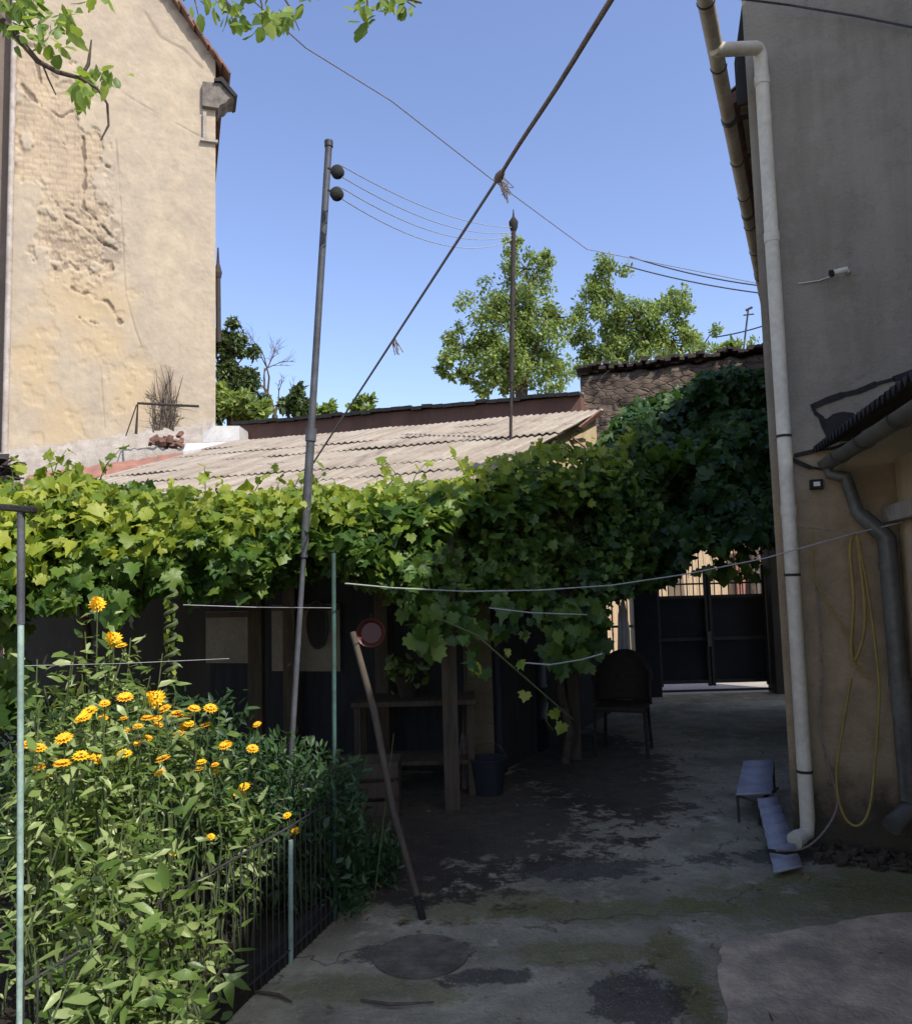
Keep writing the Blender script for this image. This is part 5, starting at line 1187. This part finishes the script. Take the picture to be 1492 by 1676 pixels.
for i, (tx, ty, Yp) in enumerate(plants):
    top = P(tx, ty, Yp); base = Vector((top.x + random.uniform(-.05, .05), top.y + random.uniform(0, .1), .05))
    t = thing('flowering_plant', labs[i], 'flowering plant', base, 'flowering plants in the fenced bed')
    m = MB(); PP, DD = [], []
    nstem = 7; shade = i in (11, 12)  # shaded plants take the darker leaf colour
    ends = [P(x, y + 5, Yp + random.uniform(-.08, .08)) for x, y, _ in own[i]]
    while len(ends) < nstem: ends.append(top + Vector((random.gauss(0, .12), random.gauss(0, .1), random.uniform(-.28, 0))))
    for e in ends:
        b2 = base + Vector((random.gauss(0, .06), random.gauss(0, .06), 0)); midp = b2.lerp(e, .55) + Vector((random.gauss(0, .04), random.gauss(0, .04), .06))
        m.tube([b2, midp, e], [.005, .004, .0025], 5); L_ = (e - b2).length
        for s_ in range(int(L_ / .015)):
            q = s_ / max(1, int(L_ / .015)); pt_ = b2.lerp(midp, q / .55) if q < .55 else midp.lerp(e, (q - .55) / .45)
            if q < .12: continue
            an = s_ * 2.4 + random.random()
            d = Vector((math.cos(an), math.sin(an), random.uniform(-.5, .35)))
            PP.append(pt_ + d * random.uniform(0, .09)); DD.append(d)
    m.build('stem', M['stem'], t, True)
    PP = np.array([tuple(p) for p in PP]); DD = np.array([tuple(p) for p in DD])
    rel = (PP[:, 2] - .05) / max(.2, top.z - .05); cl = fbm(PP[:, 0] * 9 + PP[:, 1] * 7 + 40, PP[:, 2] * 9 + PP[:, 1] * 5 + 40, 3) + rng.normal(0, .05, len(PP))
    kp = cl > np.interp(rel, [0, .5, .85, 1.1], [.55, .45, .32, .2]); PP, DD = PP[kp], DD[kp]; n = len(PP)
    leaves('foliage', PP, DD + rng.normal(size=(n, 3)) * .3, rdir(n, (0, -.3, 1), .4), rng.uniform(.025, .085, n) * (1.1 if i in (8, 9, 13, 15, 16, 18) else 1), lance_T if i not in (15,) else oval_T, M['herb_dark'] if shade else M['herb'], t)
    for j, (x, y, c_) in enumerate(own[i]):
        e = P(x, y, Yp + random.uniform(-.06, .06)); double = (x, y) in ((160, 990), (187, 1048), (258, 1145))
        flower(e, c_, t, random.uniform(.038, .044) if double else random.uniform(.018, .036), Vector((random.uniform(-.25, .25), -.75, .45)) if double else Vector((random.uniform(-.3, .3), random.uniform(-.5, -.1), 1)), double)
# dark shrub mass in shade between bed and posts
t = thing('shade_shrub', 'dark feathery shrub in the shade right of the flowers', 'shrub', (-1.0, 4.2, .06)); m_ = MB()
for i in range(30):
    b2 = Vector((-1.0 + random.gauss(0, .2), 4.3 + random.gauss(0, .2), .06)); m_.tube([b2, b2 + Vector((random.gauss(0, .12), random.gauss(0, .1), random.uniform(.4, .8)))], [.005, .002], 4)
m_.build('stem', M['stem'], t)
n = 5200; px = rng.uniform(330, 600, n); py = rng.uniform(1200, 1500, n); keep = (py > 1180 + np.abs(px - 450) * .35 + 60 * rng.random(n)) & (py < 1560 - (px - 330) * .25); px = px[keep]; py = py[keep]; n = len(px)
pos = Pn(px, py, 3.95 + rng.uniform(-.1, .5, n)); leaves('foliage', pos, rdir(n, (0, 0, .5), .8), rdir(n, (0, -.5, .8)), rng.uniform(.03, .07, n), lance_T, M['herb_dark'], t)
t = thing('shade_shrub', 'dark leafy undergrowth behind the flower bed under the vine', 'shrub', (-2.2, 4.6, .06)); m_ = MB()
for i in range(30):
    b2 = Vector((-2.2 + random.gauss(0, .5), 4.6 + random.gauss(0, .2), .06)); m_.tube([b2, b2 + Vector((random.gauss(0, .12), random.gauss(0, .1), random.uniform(.5, .9)))], [.005, .002], 4)
m_.build('stem', M['stem'], t)
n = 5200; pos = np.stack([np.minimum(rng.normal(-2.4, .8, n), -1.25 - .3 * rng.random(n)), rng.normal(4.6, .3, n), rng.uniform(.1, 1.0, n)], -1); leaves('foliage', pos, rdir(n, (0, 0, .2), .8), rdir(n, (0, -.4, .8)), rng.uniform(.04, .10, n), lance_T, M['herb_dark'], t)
# low ground plants under prop
t = thing('ground_plant', 'low dark plant clump at the yard edge beside the prop', 'plant', H(600, 1470)); n = 1500
c = H(560, 1450); pos = np.array(c) + np.stack([rng.uniform(-.3, .3, n), rng.uniform(-.1, .45, n), rng.uniform(0, .3, n)**1.4], -1); leaves('foliage', pos, rdir(n, (0, 0, .6), .8), rdir(n, (0, -.4, .8)), rng.uniform(.03, .07, n), lance_T, M['herb_dark'], t)
m_ = MB()
for i in range(14): b2 = Vector((c.x + random.uniform(-.2, .2), c.y + random.uniform(0, .35), 0)); m_.tube([b2, b2 + Vector((random.gauss(0, .05), 0, .25))], [.004, .002], 4)
m_.build('stem', M['stem'], t)
t = thing('leaf_litter', 'x', 'x'); bpy.data.objects.remove(t)
n = 420; lx = rng.uniform(-1.2, 4, n); ly = rng.uniform(2.6, 10, n); pos = np.stack([lx, ly, rng.uniform(.016, .026, n)], -1)
lo_ = leaves('leaf_litter', pos, rdir(n, (0, 0, 0), 1) * np.array([1, 1, .1]), rdir(n, (0, 0, 1), .15), rng.uniform(.015, .045, n), oval_T, simple('dry_leaf', (.20, .15, .07), (.10, .07, .04), .9, 30, .2), None); lo_['kind'] = 'stuff'
def bucket(px, py, rr, hh, mat, lab):
    b0_ = H(px, py); t = thing('bucket', lab, 'bucket', b0_, 'buckets in the shade under the vine'); m = MB(); m.lathe(b0_, (0, 0, 1), [(0, rr * .75), (hh, rr), (hh, rr * 1.06), (hh + .012, rr * 1.06), (hh + .012, rr * .95), (.01, rr * .72)], 20); m.build('body', mat, t, True)
    m = MB(); m.tube([b0_ + Vector((rr * math.cos(a), 0, hh + rr * .9 * math.sin(a))) for a in np.linspace(0, math.pi, 12)], .004, 5); m.build('handle', M['iron'], t)
bucket(800, 1300, .14, .26, simple('blue_plastic', (.02, .026, .034), (.014, .018, .022)), 'dark blue bucket on the ground under the vine')
t = thing('oil_drum', 'dark upright drum standing against the shed boards', 'drum', H(850, 1225)); b0_ = H(850, 1225)
m = MB(); m.lathe(b0_, (0, 0, 1), [(0, .27), (.02, .285), (.28, .28), (.29, .29), (.31, .29), (.32, .28), (.57, .28), (.58, .29), (.60, .29), (.61, .28), (.86, .285), (.88, .28), (.88, .26), (.865, .25)], 28); m.build('body', M['navy'], t, True)
m = MB(); m.lathe(b0_ + Vector((.1, .08, .868)), (0, 0, 1), [(0, .03), (.02, .03), (.022, .02)], 12); m.build('bung', M['iron'], t)
t = thing('garden_broom', 'twig broom leaning on the dark post under the vine', 'broom', H(760, 1290)); b0_ = H(760, 1290)
m = MB(); m.tube([b0_ + Z * .35, b0_ + Vector((.08, .35, 1.5))], .013, 7); m.build('handle', M['wood'], t, True)
m = MB()
for i in range(40):
    a_ = random.uniform(0, 6.28); m.tube([b0_ + Vector((.01 * math.cos(a_), .01 * math.sin(a_), .42)), b0_ + Vector((.10 * math.cos(a_) * random.random(), .06 * math.sin(a_), .0))], .003, 3)
m.build('bristles', M['rope'], t)
# stick on ground
for (a_, b_, c2, lab) in (((412, 1622), (455, 1628), (478, 1640), 'thin dark stick lying on the concrete near the fence kerb'), ((590, 1637), (640, 1644), (710, 1640), 'longer crooked twig lying on the concrete below the manhole')):
    m_ = MB(); m_.tube([H(*a_, .015), H(*b_, .02), H(*c2, .015)], [.005, .007, .003], 6); tag(m_.build('fallen_twig', M['bark'], smooth=True), lab, 'twig')
